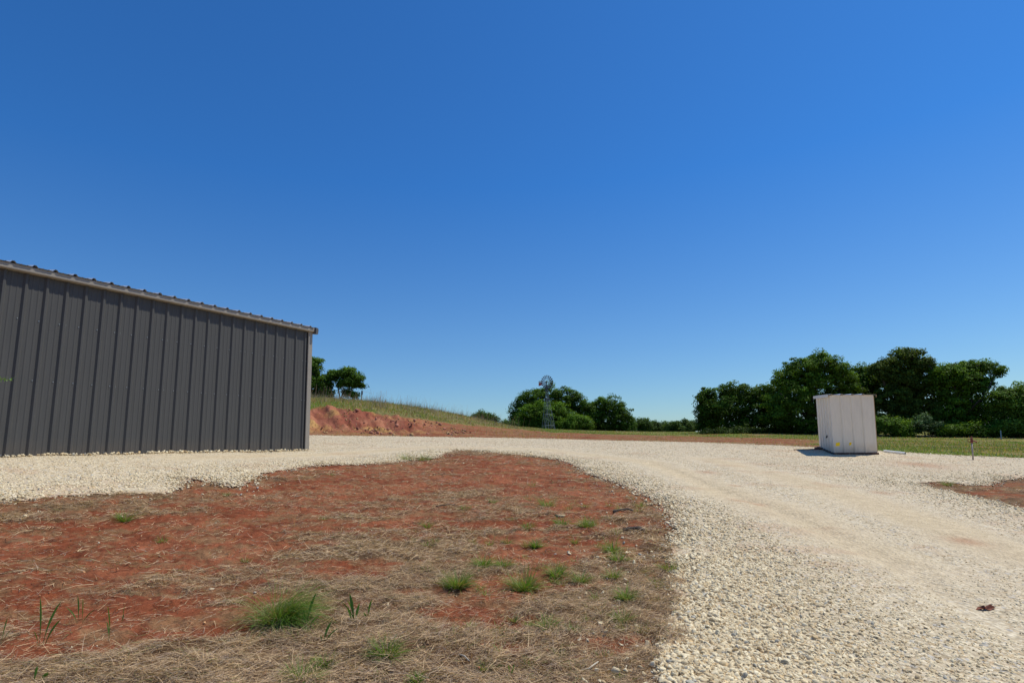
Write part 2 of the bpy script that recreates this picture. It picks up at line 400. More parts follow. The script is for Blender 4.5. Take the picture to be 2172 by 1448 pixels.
# grass
gc = lerp(L3(.10, .155, .020), L3(.19, .21, .045), sst(.35, .65, fbm(GX * .35, GY * .9, 5, 91)))
gc = lerp(gc, L3(.24, .19, .09), sst(.35, .6, fbm(GX * .6, GY * .6, 4, 92)) * .7 * (GX < 4))
gc = lerp(gc, L3(.28, .20, .10), sst(.5, .68, fbm(GX * .22, GY * .75, 5, 93)) * .75 * (GX > 4))
gc = lerp(gc, L3(.30, .12, .06), sst(.62, .72, fbm(GX * .12, GY * .8, 4, 95)) * .8 * (GX > 4))
gg = sst(-.25, .35, gr)
col = lerp(col, gc, gg)
ids = np.arange(nr * na).reshape(nr, na)
def quads(mask=None):
    j2 = np.r_[np.arange(1, na), 0]
    a = ids[:-1, :]; b = ids[1:, :]; c = ids[1:, j2]; d = ids[:-1, j2]
    F = np.stack([a, d, c, b], -1).reshape(-1, 4)
    return F
F = quads()
V = np.stack([GX, GY, GZ], -1).reshape(-1, 3)
cen = np.array([[0, 0, terr(np.zeros(1), np.zeros(1))[0]]])
Vc = np.concatenate([V, cen]); colc = np.concatenate([col.reshape(-1, 3), [[.3, .12, .06]]])
o = mesh_np('ground', Vc, F, MAT['soil'], smooth=True, attrs={'Col': colc})
setp(o, 'red clay ground with dry grass litter and green pasture running to the trees', 'ground', kind='structure')
# close the small disc under the camera
mb = MB(); ring = [tuple(V[i]) for i in ids[0]]
fan = mb.add(ring + [tuple(cen[0])], [(i, len(ring), (i + 1) % len(ring)) for i in range(len(ring))])
me2 = fan
# the fan is merged into the ground mesh
import bmesh
bm = bmesh.new(); bm.from_mesh(o.data); bm.verts.ensure_lookup_table()
cv = bm.verts[len(V)]; lst = [bm.verts[int(i)] for i in ids[0]]
for i in range(len(lst)):
    try: bm.faces.new((lst[i], cv, lst[(i + 1) % len(lst)]))
    except ValueError: pass
bm.to_mesh(o.data); bm.free()

# gravel sheet ------------------------------------------------------------
sel = (sd.ravel()[F] > -.02).all(1) & (RR.ravel()[F] < 45).all(1)
Fg = F[sel]; used = np.unique(Fg); rm = -np.ones(nr * na, int); rm[used] = np.arange(len(used))
base_z = terr(GX.ravel()[used], GY.ravel()[used])
sdu = sd.ravel()[used]; xu, yu, ru = GX.ravel()[used], GY.ravel()[used], RR.ravel()[used]
# wheel tracks: packed fine stone along two curves
trk = [pixs([(1385, 985), (1450, 1010), (1540, 1050), (1620, 1075), (1750, 1130), (1950, 1230), (2160, 1360)]),
       pixs([(1500, 975), (1640, 1010), (1780, 1050), (1960, 1110), (2165, 1190)]), pixs([(400, 975), (660, 968), (900, 950), (1150, 955), (1385, 985)])]
def line_d(x, y, L):
    d = np.full(np.shape(x), 1e9)
    for i in range(len(L) - 1):
        ax, ay = L[i]; ex, ey = L[i + 1] - L[i]
        t = np.clip(((x - ax) * ex + (y - ay) * ey) / (ex * ex + ey * ey), 0, 1)
        d = np.minimum(d, (x - ax - t * ex) ** 2 + (y - ay - t * ey) ** 2)
    return np.sqrt(d)
def fineness(x, y):
    d = np.minimum(np.minimum(line_d(x, y, trk[0]), line_d(x, y, trk[1])), line_d(x, y, trk[2])); r = np.hypot(x, y)
    return np.clip(np.exp(-(d / .6) ** 2) * .95 * sst(3.6, 7.5, r) + .45 * (fbm(x * .8, y * .8, 3, 15) - .42), 0, 1)
fu = fineness(xu, yu)
def rut(x, y): return -.028 * np.exp(-(line_d(x, y, trk[0]) / .14) ** 2)
hz = base_z + .012 + .022 * sst(0, .25, sdu) + (fbm(xu * 1.7, yu * 1.7, 4, 17) - .5) * .05 * sst(0, .5, sdu) * sst(0, 4, 30 - ru) + (fbm(xu * 16, yu * 16, 3, 18) - .5) * .018 * (1 - fu * .7)
hz += rut(xu, yu)
hz = np.maximum(hz, GZ.ravel()[used] + .006)
dirt = sst(.12, -.02, sdu) * .45 + sst(.62, .74, fbm(xu * 1.1, yu * 1.9, 4, 19)) * .22
for q, s_ in (((1607, 1073), .10), ((1572, 1066), .13), ((1560, 1036), .09), ((1870, 1050), .16), ((2050, 1157), .16), ((1950, 988), .6), ((1500, 1005), .2)):
    w = pix(*q); dirt = np.maximum(dirt, .6 * np.exp(-((xu - w[0]) ** 2 + ((yu - w[1]) * .9) ** 2) / s_ ** 2))
o = mesh_np('gravel_driveway', np.stack([xu, yu, hz], 1), rm[Fg], MAT['gravel'], smooth=True, attrs={'Fine': fu, 'Dirt': dirt})
setp(o, 'cream crushed limestone driveway curving round the red clay island', 'gravel driveway', kind='structure')

# ------------------------------------------------------------------ loose stones
def ico(sub):
    b = bmesh.new(); bmesh.ops.create_icosphere(b, subdivisions=sub, radius=1)
    v = np.array([x.co[:] for x in b.verts]); f = np.array([[w.index for w in q.verts] for q in b.faces]); b.free(); return v, f
ICO1, ICO2 = ico(1), ico(2)
def rockvars(base, n, seed):
    g = np.random.default_rng(seed); v0, f = base; out = []
    for i in range(n):
        v = v0.copy()
        for _ in range(10):      # chop with planes for angular faces
            d = g.normal(size=3); d /= np.linalg.norm(d); h = g.uniform(.32, .78)
            t = v @ d; ov = np.maximum(t - h, 0); v = v - ov[:, None] * d
        v += g.normal(size=v.shape) * .035
        v *= np.array([1, g.uniform(.6, .95), g.uniform(.42, .72)])
        out.append(v)
    return np.array(out), f
RV2 = rockvars(ICO2, 14, 1); RV1 = rockvars(ICO1, 14, 2)
def rotmats(n, tilt=.5):
    a = rng.uniform(0, 2 * np.pi, n); t = rng.normal(0, tilt, n); s = rng.normal(0, tilt, n)
    ca, sa, ct, st, cs, ss = np.cos(a), np.sin(a), np.cos(t), np.sin(t), np.cos(s), np.sin(s)
    z = np.zeros(n); o1 = np.ones(n)
    A = np.stack([ca, -sa, z, sa, ca, z, z, z, o1], 1).reshape(-1, 3, 3)
    B = np.stack([o1, z, z, z, ct, -st, z, st, ct], 1).reshape(-1, 3, 3)
    D = np.stack([cs, z, ss, z, o1, z, -ss, z, cs], 1).reshape(-1, 3, 3)
    return A @ B @ D
def stone_cols(n):
    t = rng.random(n)[:, None]; k = rng.random(n)
    c = L3(.54, .42, .25) * (1 - t) + L3(.86, .745, .51) * t
    c[k > .955] = L3(.46, .43, .35) * (.8 + .4 * rng.random((int((k > .955).sum()), 1)))
    c[k < .10] = L3(.58, .43, .24) * (.8 + .4 * rng.random((int((k < .10).sum()), 1)))
    return c
def scatter(P, size, vars_, cols, tilt=.5):
    rv, f = vars_; n = len(P); k = rng.integers(0, len(rv), n)
    M = rotmats(n, tilt) * size[:, None, None]
    V = np.einsum('nij,nkj->nki', M, rv[k]) + P[:, None]
    nv = rv.shape[1]
    Fa = (f[None] + (np.arange(n) * nv)[:, None, None]).reshape(-1, 3)
    return V.reshape(-1, 3), Fa, np.repeat(cols, nv, 0)
def sample_polar(n, r0, r1, a0, a1, power):
    "radii with density ~ r^-power per unit area"
    q = 2 - power
    u = rng.random(n); r = (r0 ** q + u * (r1 ** q - r0 ** q)) ** (1 / q) if abs(q) > 1e-6 else r0 * (r1 / r0) ** u
    a = np.radians(rng.uniform(a0, a1, n)); return r * np.sin(a), r * np.cos(a)
def sheet_z(x, y):
    return terr(x, y) + .030 + (fbm(x * 1.7, y * 1.7, 4, 17) - .5) * .05 + rut(x, y)
def stones(name, n, r0, r1, a0, a1, power, smin, smax, vars_, edge=.0, keep_fine=.25):
    x, y = sample_polar(n, r0, r1, a0, a1, power)
    s = grav_sd(x, y) + edge_noise(x, y); fi = fineness(x, y)
    rr_ = np.clip(np.hypot(x, y) / 10, .2, 1); p = np.maximum(sst(-.22 * rr_, .10 * rr_, s), .022 * np.exp(-np.maximum(-s, 0) / .45))  * (1 - (1 - keep_fine) * fi)
    k = rng.random(n) < p; x, y, s, fi = x[k], y[k], s[k], fi[k]; n = len(x)
    sz = smin + (smax - smin) * rng.beta(1.3, 3.2, n)
    sz *= (1 - .45 * fi) * (.75 + .45 * sst(1.6, .1, s))
    z = sheet_z(x, y) + (fbm(x * 16, y * 16, 3, 18) - .5) * .018 * (1 - fi * .7) - .02 * sst(.2, -.1, s) + sz * (.12 - .12 * fi)
    return scatter(np.stack([x, y, z], 1), sz, vars_, stone_cols(n))
parts = [stones('n', 75000, 2.7, 6.2, 4, 52, 1.2, .007, .034, RV2, keep_fine=.75), None]
parts[1] = stones('g', 60000, 2.7, 7, 8, 52, 1.2, .004, .014, RV1, keep_fine=1.)
A = (np.concatenate([parts[0][0], parts[1][0]]), np.concatenate([parts[0][1], parts[1][1] + len(parts[0][0])]), np.concatenate([parts[0][2], parts[1][2]]))
o = mesh_np('gravel_stones', A[0], A[1], MAT['stone'], attrs={'Col': A[2]})
setp(o, 'angular cream limestone chips on the nearest stretch of driveway', 'gravel', kind='stuff')
B = [stones('m', 150000, 6.2, 17, -50, 52, 1.3, .012, .036, RV1, keep_fine=.42)]
B.append(stones('f', 26000, 17, 30, -30, 44, 1.2, .02, .045, RV1, keep_fine=.4))
_t = rng.uniform(-3, 20.5, 420); _o = np.abs(rng.normal(0, .09, 420)) + .05
_x = -8.1055 + math.sin(R_(26.936)) * _t * .3048 + math.cos(R_(26.936)) * _o; _y = 9.469 + math.cos(R_(26.936)) * _t * .3048 - math.sin(R_(26.936)) * _o
szb = rng.uniform(.015, .05, 420); B.append(scatter(np.stack([_x, _y, sheet_z(_x, _y) + szb * .5 + .012], 1), szb, RV1, stone_cols(420)))
off = 0; Vs, Fs, Cs = [], [], []
for v, f, c in B: Vs.append(v); Fs.append(f + off); Cs.append(c); off += len(v)
o = mesh_np('gravel_stones', np.concatenate(Vs), np.concatenate(Fs), MAT['stone'], attrs={'Col': np.concatenate(Cs)})
setp(o, 'small pale chips strewn over the driveway farther off, by the barn and shed', 'gravel', kind='stuff')

# stray pebbles on the clay (ochre and white)
x, y = sample_polar(4000, 2.8, 16, -46, 28, 1.4)
s = poly_sd(x, y, ISL); k = (s > .05) & (rng.random(len(x)) < .25 + .75 * np.exp(-s / .25)); x, y, s = x[k], y[k], s[k]
sz = rng.uniform(.004, .013, len(x)) * (1 + rng.random(len(x)) ** 6)
cc = stone_cols(len(x)); m_ = rng.random(len(x)) < .7; cc[m_] = L3(.46, .20, .10)
v, f, c = scatter(np.stack([x, y, terr(x, y) + .012], 1), sz, RV1, cc)
o = mesh_np('pebbles', v, f, MAT['stone'], attrs={'Col': c}); setp(o, 'stray white and orange pebbles scattered over the red clay', 'pebbles', kind='stuff')

# rubble on the cut bank
x = rng.uniform(-22, 2, 9000); y = rng.uniform(26.5, 35.5, 9000); gs_ = poly_sd(x, y, GREEN)
e = .25; sl = (terr(x, y + e) - terr(x, y - e)) / (2 * e)
k = (sl > .10) & (gs_ < .1) & (rng.random(9000) < .42 * sst(.4, .6, fbm(x * .8, y * .8, 3, 99))); x, y = x[k], y[k]
r_ = np.hypot(x, y); ri = np.clip(np.searchsorted(rad, r_), 1, nr - 1); ai = np.clip(np.searchsorted(ang_f, np.arctan2(x, y)), 1, len(ang_f) - 1)
zz = GZ[ri, ai]; n = len(x)
cc = np.where(rng.random((n, 1)) < .45, L3(.46, .29, .14), L3(.36, .16, .11)) * rng.uniform(.7, 1.25, (n, 1))
v, f, c = scatter(np.stack([x, y, zz + .02], 1), .035 + .16 * rng.random(n) ** 4, RV1, cc, .8)
o = mesh_np('bank_rubble', v, f, MAT['stone'], attrs={'Col': c}); setp(o, 'tan and pink stones breaking out of the cut clay bank', 'rubble', kind='stuff')

# ------------------------------------------------------------------ blades (straw, grass)
def blades(P, L, W, az, el, bend, cols, nseg=2, tipw=.25):
    "flat tapering strips: base point, length, width, heading, elevation angle, droop"
    n = len(P); t = np.linspace(0, 1, nseg + 1)
    dx, dy = np.cos(az), np.sin(az); pts = []
    cur = P.copy(); pts.append(cur.copy())
    for i in range(nseg):
        e = el - bend * (i + .5) / nseg
        step = np.stack([dx * np.cos(e), dy * np.cos(e), np.sin(e)], 1) * (L / nseg)[:, None]
        cur = cur + step; pts.append(cur.copy())
        if i < nseg - 1:
            da = rng.normal(0, .12, n); dx, dy = dx * np.cos(da) - dy * np.sin(da), dx * np.sin(da) + dy * np.cos(da)
    pts = np.stack(pts, 1)
    side = np.stack([-np.sin(az), np.cos(az), rng.normal(0, .6, n)], 1); side /= np.linalg.norm(side, axis=1)[:, None]
    w = (W[:, None] * (1 - (1 - tipw) * t[None])) / 2
    Lf = pts + side[:, None] * w[..., None]; Rt = pts - side[:, None] * w[..., None]
    V = np.concatenate([Lf, Rt], 1); k = nseg + 1
    f = np.array([[i, i + 1, k + i + 1, k + i] for i in range(nseg)])
    F = (f[None] + (np.arange(n) * 2 * k)[:, None, None]).reshape(-1, 4)
    return V.reshape(-1, 3), F, np.repeat(cols, 2 * k, 0)
def join(L):
    Vs, Fs, Cs, o_ = [], [], [], 0
    for v, f, c in L: Vs.append(v); Fs.append(f + o_); Cs.append(c); o_ += len(v)
    return np.concatenate(Vs), np.concatenate(Fs), np.concatenate(Cs)
def straw_cols(n):
    t = rng.random((n, 1)); k = rng.random(n)
    c = L3(.37, .24, .13) * (1 - t) + L3(.84, .61, .35) * t
    g = k > .72; c[g] = L3(.42, .315, .225) * (.6 + .7 * rng.random((int(g.sum()), 1)))
    d = k < .14; c[d] = L3(.15, .085, .045)
    gg_ = (k > .14) & (k < .18); c[gg_] = L3(.20, .22, .07)
    return c
out = []
for n, r0, r1, w0, l0, l1 in ((350000, 2.6, 5.2, .0021, .025, .115), (250000, 5.2, 9.5, .0036, .035, .12), (110000, 9.5, 18, .007, .06, .16)):
    x, y = sample_polar(n, r0, r1, -46, 27, 1.0)
    s = poly_sd(x, y, ISL) + edge_noise(x, y)
    sm = straw_mask(x, y); clump = sst(.3, .65, fbm(x * 6, y * 6, 3, 77))
    k = (s > -.06) & (rng.random(n) < (.085 + .915 * sm) * (.25 + .75 * clump))
    x, y = x[k], y[k]; sm = sm[k]; m = len(x)
    flow = .42 + 2.2 * (fbm(x * 1.6, y * 1.6, 3, 78) - .5)
    az = flow + rng.normal(0, .8, m) + np.pi * (rng.random(m) < .5)
    L = rng.uniform(l0, l1, m) * (.6 + .6 * rng.random(m))
    z = terr(x, y) + micro(x, y) + .004 + (.006 + .040 * sst(.35, .7, fbm(x * 7, y * 7, 3, 79))) * rng.random(m) * (.25 + .75 * sm)
    el = rng.normal(.12, .22, m); bd = rng.normal(.28, .3, m); L = L * np.where(rng.random(m) < .04, 1.8, 1)
    out.append(blades(np.stack([x, y, z], 1), L, w0 * rng.uniform(.6, 1.5, m), az, el, bd, straw_cols(m)))
v, f, c = join(out)
o = mesh_np('dead_grass', v, f, MAT['straw'], attrs={'Col': c}); setp(o, 'matted dead grass and straw lying over the red clay island', 'dead grass', kind='stuff')
# right-hand patch
x = rng.uniform(6, 20, 30000); y = rng.uniform(7, 14, 30000); s = poly_sd(x, y, G_hole) + edge_noise(x, y)
k = (s > 0) & (rng.random(len(x)) < sst(.42, .6, fbm(x * 1.2, y * 2.4, 4, 7))); x, y = x[k], y[k]; m = len(x)
v, f, c = blades(np.stack([x, y, terr(x, y) + .01], 1), rng.uniform(.05, .16, m), np.full(m, .006), rng.uniform(0, 6.28, m), rng.normal(.2, .25, m), rng.normal(.3, .2, m), straw_cols(m))
o = mesh_np('dead_grass', v, f, MAT['straw'], attrs={'Col': c}); setp(o, 'dead grass litter on the small red patch at the right edge', 'dead grass', kind='stuff')

def green_cols(n, dry=.15, a=(.085, .19, .02), b=(.20, .33, .05)):
    t = rng.random((n, 1)); c = np.array(a) * (1 - t) + np.array(b) * t
    k = rng.random(n) < dry; c[k] = L3(.34, .27, .14) * rng.uniform(.7, 1.2, (int(k.sum()), 1)); return c
# pasture grass
n = 240000
x, y = sample_polar(n, 17, 75, -30, 48, 2.0)
s = poly_sd(x, y, GREEN) + (fbm(x * .7, y * .7, 4, 31) - .5) * 1.6
bare = sst(.46, .64, fbm(x * .22, y * .75, 5, 93)) * .75 * (x > 4)
k = (rng.random(n) > bare * (s > 0)) & (rng.random(n) < np.maximum(sst(-.4, .6, s), .10 * (s > -9) * (grav_sd(x, y) < -.1) * (GREEN is not None) * (fbm(x * .5, y * 2, 4, 71) > .45))); x, y, s = x[k], y[k], s[k]; m = len(x); r_ = np.hypot(x, y)
v, f, c = blades(np.stack([x, y, terr(x, y)], 1), rng.uniform(.03, .09, m) * (1 + .5 * rng.random(m)) * np.where(x < 3, 1.6, 1), .008 + .0007 * r_, rng.uniform(0, 6.28, m), rng.normal(1.1, .3, m), rng.uniform(.2, .9, m),
                 np.where(((s < -.3)[:, None] & (rng.random((m, 1)) < .75)) | ((x < 3)[:, None] & (rng.random((m, 1)) < .55)) | ((sst(.42, .60, fbm(x * .22, y * .75, 5, 93)) * (x > 4) > rng.random(m) * 1.3)[:, None]), L3(.36, .26, .13), green_cols(m, .14, (.10, .165, .02), (.22, .31, .05))), 1)
o = mesh_np('pasture_grass', v, f, MAT['blade'], attrs={'Col': c}); setp(o, 'short green pasture grass between the driveway and the trees', 'grass', kind='stuff')
# tall seeding grass on the bank crest
x = rng.uniform(-24, 1.5, 40000); y = rng.uniform(30.5, 46, 40000)
s = poly_sd(x, y, GREEN); dens = sst(.45, .7, fbm(x * .9, y * .9, 4, 35)); k = (s > .1) & (rng.random(len(x)) < .08 + .6 * dens); x, y = x[k], y[k]; m = len(x)
tall = sst(.5, 2.5, poly_sd(x, y, GREEN))
a1 = blades(np.stack([x, y, terr(x, y)], 1), (.18 + .42 * rng.random(m) ** 1.5 * (.3 + .7 * tall)), np.full(m, .013), rng.normal(0, 1.2, m), rng.normal(1.25, .2, m), rng.uniform(0, .7, m),
            np.where(rng.random((m, 1)) < .55, L3(.50, .36, .27), L3(.16, .19, .06)) * rng.uniform(.7, 1.2, (m, 1)), 2)
q = rng.random(m) < .05; x, y = x[q], y[q]; m = len(x)
a2 = blades(np.stack([x, y, terr(x, y)], 1), rng.uniform(.6, 1.0, m), np.full(m, .012), rng.normal(0, .7, m), rng.normal(1.4, .12, m), rng.uniform(0, .5, m), np.tile(L3(.50, .33, .26), (m, 1)), 2, .8)
v, f, c = join([a1, a2])
o = mesh_np('tall_grass', v, f, MAT['straw'], attrs={'Col': c}); setp(o, 'tall tan seeding grass along the crest of the clay bank', 'grass', kind='stuff')

# ------------------------------------------------------------------ grass tufts (individual)
def tuft(name, px, py, wpx, hpx, label, cat='grass tuft', group=None, n=90, green=None, lean=0., spread=1., wid=.0045, dry=.2, leanaz=0., mat='blade', arch=(.3, 1.3)):
    P = pix(px, py); d = P[1] * cp + (P[2] - CAMH) * sp
    R = wpx / 2 / FPX * d; H = hpx / FPX * d * 1.15
    a = rng.uniform(0, 6.283, n); r = R * .35 * np.sqrt(rng.random(n)) * spread
    B = np.stack([r * np.cos(a), r * np.sin(a) * .7, -.01 + 0 * r], 1)
    az = a + rng.normal(0, .5, n); el = rng.normal(.95, .3, n)
    if lean:
        k = rng.random(n) < lean; az[k] = leanaz + rng.normal(0, .45, int(k.sum()))
    L = np.hypot(H, R) * rng.uniform(.5, 1.1, n)
    cols = green_cols(n, dry) if green is None else green_cols(n, dry, *green)
    v, f, c = blades(B, L, wid * rng.uniform(.6, 1.3, n), az, el, rng.uniform(arch[0], arch[1], n), cols, 4, .15)
    o = mesh_np(name, v, f, MAT[mat], attrs={'Col': c}); o.location = P
    return setp(o, label, cat, group)
tuft('grass_tuft', 590, 1322, 150, 95, 'largest soft green grass tuft, combed over to the right, in the foreground', n=1200, lean=.6, leanaz=.1, wid=.0028, dry=.16, arch=(.7, 1.9), green=((.07, .17, .018), (.19, .33, .05)))
tuft('grass_tuft', 560, 1322, 100, 60, 'straw-coloured dry tuft at the left foot of the largest green tuft', n=260, lean=.7, leanaz=.2, wid=.0025, dry=.8)
TF = [(1023, 1203, 46, 28, 'upright green tuft on the left of a matching pair below the bare red patch', 160), (1068, 1203, 46, 24, 'green tuft on the right of a matching pair below the bare red patch', 140),
      (970, 1246, 80, 28, 'broad yellowish green tuft at the left end of the row in the middle foreground', 260), (1112, 1252, 95, 34, 'widest yellow-green tuft in the middle of the foreground', 320),
      (1180, 1222, 70, 22, 'low sprawling green tuft just above the widest yellow-green tuft', 150), (1232, 1236, 44, 26, 'compact green tuft to the right of the widest yellow-green tuft', 150),
      (1135, 1160, 32, 20, 'small lone green tuft on the left edge of the bare red patch', 100), (1190, 1114, 44, 18, 'green tuft left of the brightest far tuft', 110),
      (1243, 1119, 46, 22, 'brightest green tuft at the far side of the red patch', 150), (1120, 1120, 42, 10, 'flat green tuft on red clay behind the red patch', 90),
      (1160, 1074, 60, 14, 'low wide grey-green tuft farthest back on the clay island', 100), (1300, 1172, 60, 26, 'thin green tuft above the gravel-side tuft', 130),
      (1312, 1192, 48, 26, 'blue-green tuft standing near the curve of the gravel', 120), (1328, 1272, 44, 34, 'olive tuft with dry stalks left of the gravel edge', 150),
      (1417, 1212, 46, 24, 'yellow-green tuft leaning onto the gravel edge', 120), (1300, 1225, 50, 20, 'thin olive tuft between the straw and the blue-green tuft', 90), (905, 1214, 34, 12, 'little yellowish tuft at the left of the tuft row', 60),
      (985, 1082, 28, 12, 'small dark green tuft beside the thin bare twig', 60), (1045, 1066, 24, 10, 'tiny green tuft at the back of the clay island', 50), (1240, 1078, 26, 12, 'tiny green tuft behind the brightest far tuft', 60),
      (262, 1104, 60, 14, 'dark green tuft on the left near the barn-side gravel', 110), (900, 976, 46, 9, 'green tuft at the notch where gravel meets clay', 90), (862, 976, 40, 16, 'dry pale tuft at the gravel notch beyond the clay', 80),
      (818, 1395, 84, 36, 'green and tan tuft right of the broad-leaved sprouts at the bottom', 220), (690, 1412, 40, 30, 'small green tuft with grey roots at the bottom', 120), (884, 1446, 34, 26, 'bright tuft cut by the bottom edge', 90),
      (640, 1446, 110, 22, 'straggly yellow-green grass at the bottom edge', 160), (1215, 1340, 34, 20, 'little dark tuft in the straw left of the gravel', 80), (1320, 1320, 60, 26, 'olive straw tuft nearest the gravel at the bottom', 130), (1160, 1330, 70, 16, 'flattened olive tuft in grey straw', 100),
      (2010, 1030, 40, 6, 'thin green strip of grass on the right-hand red patch', 80), (2110, 1012, 16, 10, 'tiny yellow-green weed on the gravel by the right-hand patch', 40), (1460, 1206, 30, 6, 'green runner reaching from the clay onto the gravel', 30)]
for px, py, w, h, lb, n in TF:
    tuft('grass_tuft', px, py, w, h, lb, group='grass tufts on the red clay', n=int(n * 1.7), dry=.3 if 'olive' in lb or 'yellow' in lb else .15, green=None)
g2 = np.random.default_rng(21)
edge_side = ['near the curve of the gravel', 'in grey straw', 'on a scrap of red clay', 'between two larger tufts', 'under the matted straw']
pl = [(1375, 1150), (1392, 1238), (1270, 1160), (1288, 1100), (1352, 1085), (1340, 1060), (1208, 1080), (1090, 1105), (1075, 1150), (1260, 1205), (1398, 1280), (1370, 1215), (1150, 1205), (940, 1225), (1015, 1250), (1290, 1255), (1250, 1290),
      (1190, 1290), (1375, 1335), (930, 1360), (1060, 1340), (760, 1385), (880, 1150), (1310, 1135), (1220, 1150), (685, 1105), (520, 1190), (345, 1150), (1000, 1130), (1130, 1030), (700, 1010), (480, 1050)]
pl += [(g2.uniform(900, 1400), 1060 + 370 * g2.random() ** .8) for _ in range(46)] + [(g2.uniform(560, 1380), g2.uniform(1390, 1447)) for _ in range(12)]
for px, py in pl:
    tuft('grass_tuft', px, py, g2.uniform(22, 46) * (py / 1300), g2.uniform(8, 20) * (py / 1250), 'small low thin green tuft, one of many sprinkled over the clay island', group='small thin green tufts sprinkled over the island', n=int(g2.uniform(30, 90)), dry=.4, wid=.0035)
def sprout(px, py, stems, label, mat='blade'):
    P = pix(px, py); d = P[1] * cp + (P[2] - CAMH) * sp; root = empty('broadleaf_sprout', P, 0, label, 'sprout', 'broad-leaved sprouts')
    k_ = d / FPX
    for i, (dx, h, lean, w) in enumerate(stems):
        n = 7; pts = []; t = np.linspace(0, 1, n)
        xs = dx * k_ + lean * k_ * t ** 1.6; zs = h * k_ * (t - .12 * t ** 3) * 1.05; ys = rng.normal(0, .01) * t
        wid = .68 * w * k_ * np.array([.25, .3, .55, .95, 1, .7, .05]) * .5
        yaw = rng.uniform(-.6, .6); sd_ = np.array([math.cos(yaw), math.sin(yaw), 0])
        c0 = np.stack([xs, ys + 0 * xs, zs], 1); A_ = c0 - sd_ * wid[:, None]; B_ = c0 + sd_ * wid[:, None]; mid = c0 + np.array([0, .12, 0]) * wid[:, None] * 2
        V = np.concatenate([A_, mid, B_]); F_ = [[j, j + 1, n + j + 1, n + j] for j in range(n - 1)] + [[n + j, n + j + 1, 2 * n + j + 1, 2 * n + j] for j in range(n - 1)]
        g = L3(.09, .20, .035) * rng.uniform(.8, 1.3); lo = L3(.16, .10, .05)
        cc = np.tile(np.array([lo * (1 - q) + g * q for q in np.clip(t * 3, 0, 1)]), (3, 1))
        o = mesh_np('leaf_blade', V, F_, MAT['blade'], root, True, {'Col': cc})
    return root
sprout(88, 1368, [(-5, 105, -12, 7), (3, 95, 28, 9), (8, 55, 24, 7), (-8, 32, -12, 6)], 'tallest of the sprouts at the bottom left, with four upright blades')
sprout(165, 1322, [(0, 62, -8, 4), (9, 58, -2, 5), (10, 28, 18, 4), (-3, 36, -30, 4)], 'thin forked sprout behind the tallest left sprout')
sprout(232, 1357, [(0, 75, -10, 8), (-2, 40, -12, 4)], 'single broad blade sprout right of the forked one on the left')
sprout(258, 1322, [(0, 42, 2, 3), (-1, 18, -4, 6)], 'slender sprout standing alone left of the bare red hollow')
sprout(2, 1366, [(0, 58, 4, 7), (2, 32, 14, 6)], 'sprout cut off by the left edge')
sprout(650, 1330, [(0, 75, 18, 8), (-3, 40, -4, 6), (8, 30, 22, 6)], 'upright broad-leaved sprout at the right end of the largest tuft')
sprout(750, 1325, [(0, 70, -10, 9), (3, 55, -18, 7), (4, 48, 8, 8), (-4, 38, -12, 6), (2, 52, -34, 5)], 'bushy broad-leaved sprout right of the largest tuft')
sprout(780, 1315, [(0, 48, 10, 6), (-2, 20, -6, 5)], 'small yellow-tipped sprout beside the bushy one')
sprout(686, 1366, [(0, 50, 16, 9), (3, 38, 34, 6), (-3, 22, -6, 5)], 'leaning sprout with a dark shadow below the largest tuft')
sprout(270, 1404, [(0, 22, 2, 5)], 'tiny single sprout in the straw at the lower left')
sprout(72, 1447, [(0, 36, 4, 10), (18, 22, 10, 16)], 'olive leaves poking in at the bottom left edge')
sprout(1084, 1430, [(-3, 26, -2, 4), (3, 24, 4, 4), (0, 14, 6, 6)], 'short dark stub sprout at the bottom of the straw')

# dead sticks, pale wood, dead leaf
def stick(px, py, pts, r, label, mat, name='dead_stick', cat='stick'):
    P = pix(px, py); d = P[1] * cp + (P[2] - CAMH) * sp; k = d / FPX
    mb = MB()
    for L in pts:
        mb.tube([(a * k, b * k, c * k) for a, b, c in L], [r * k * (1 - .5 * i / (len(L) - 1)) for i in range(len(L))], 7)
    o = mb.build(name, MAT[mat], smooth=True); o.location = P + np.array([0, 0, .008]); return setp(o, label, cat)
stick(1345, 1128, [[(-22, 0, 3), (-5, 6, 5), (8, 2, 7), (20, -8, 2)], [(8, 2, 6), (16, 8, 5), (24, 4, 1)]], 5, 'charred crooked stick lying near the curve of the gravel', 'deadwood')
stick(1322, 1088, [[(-20, 0, 2), (-4, 10, 4), (10, 4, 7), (20, -4, 4)]], 3.5, 'short dark branch farther back than the charred stick', 'deadwood')
stick(950, 1076, [[(-24, -5, 3), (0, 0, 5), (20, 10, 3)]], 1.2, 'thin bare twig on the clay behind the red patch', 'deadwood')
stick(1250, 1430, [[(-30, 0, 2), (0, 6, 7), (24, 30, 12)]], 2.6, 'pale curved dry stalk at the bottom of the straw', 'pale')
stick(985, 1400, [[(-14, 20, 3), (0, 0, 6), (12, -20, 3)]], 2.2, 'light straw stalk lying alone at the bottom centre', 'pale')
def rock(name, px, py, wpx, label, col, flat=.5, cat='rock'):
    P = pix(px, py); d = P[1] * cp + (P[2] - CAMH) * sp; s = wpx / 2 / FPX * d
    rv, f = RV2; v = rv[rng.integers(0, 14)] * s * np.array([1, 1, flat * 1.5])
    o = mesh_np(name, v, f, MAT['stone'], attrs={'Col': np.tile(np.array(col), (len(v), 1))}); o.location = P + np.array([0, 0, s * .2]); o.rotation_euler[2] = rng.uniform(-.4, .4)
    return setp(o, label, cat)
rock('flat_rock', 1187, 1097, 34, 'flat tan slab of rock behind the red patch', (.45, .34, .2), .3)
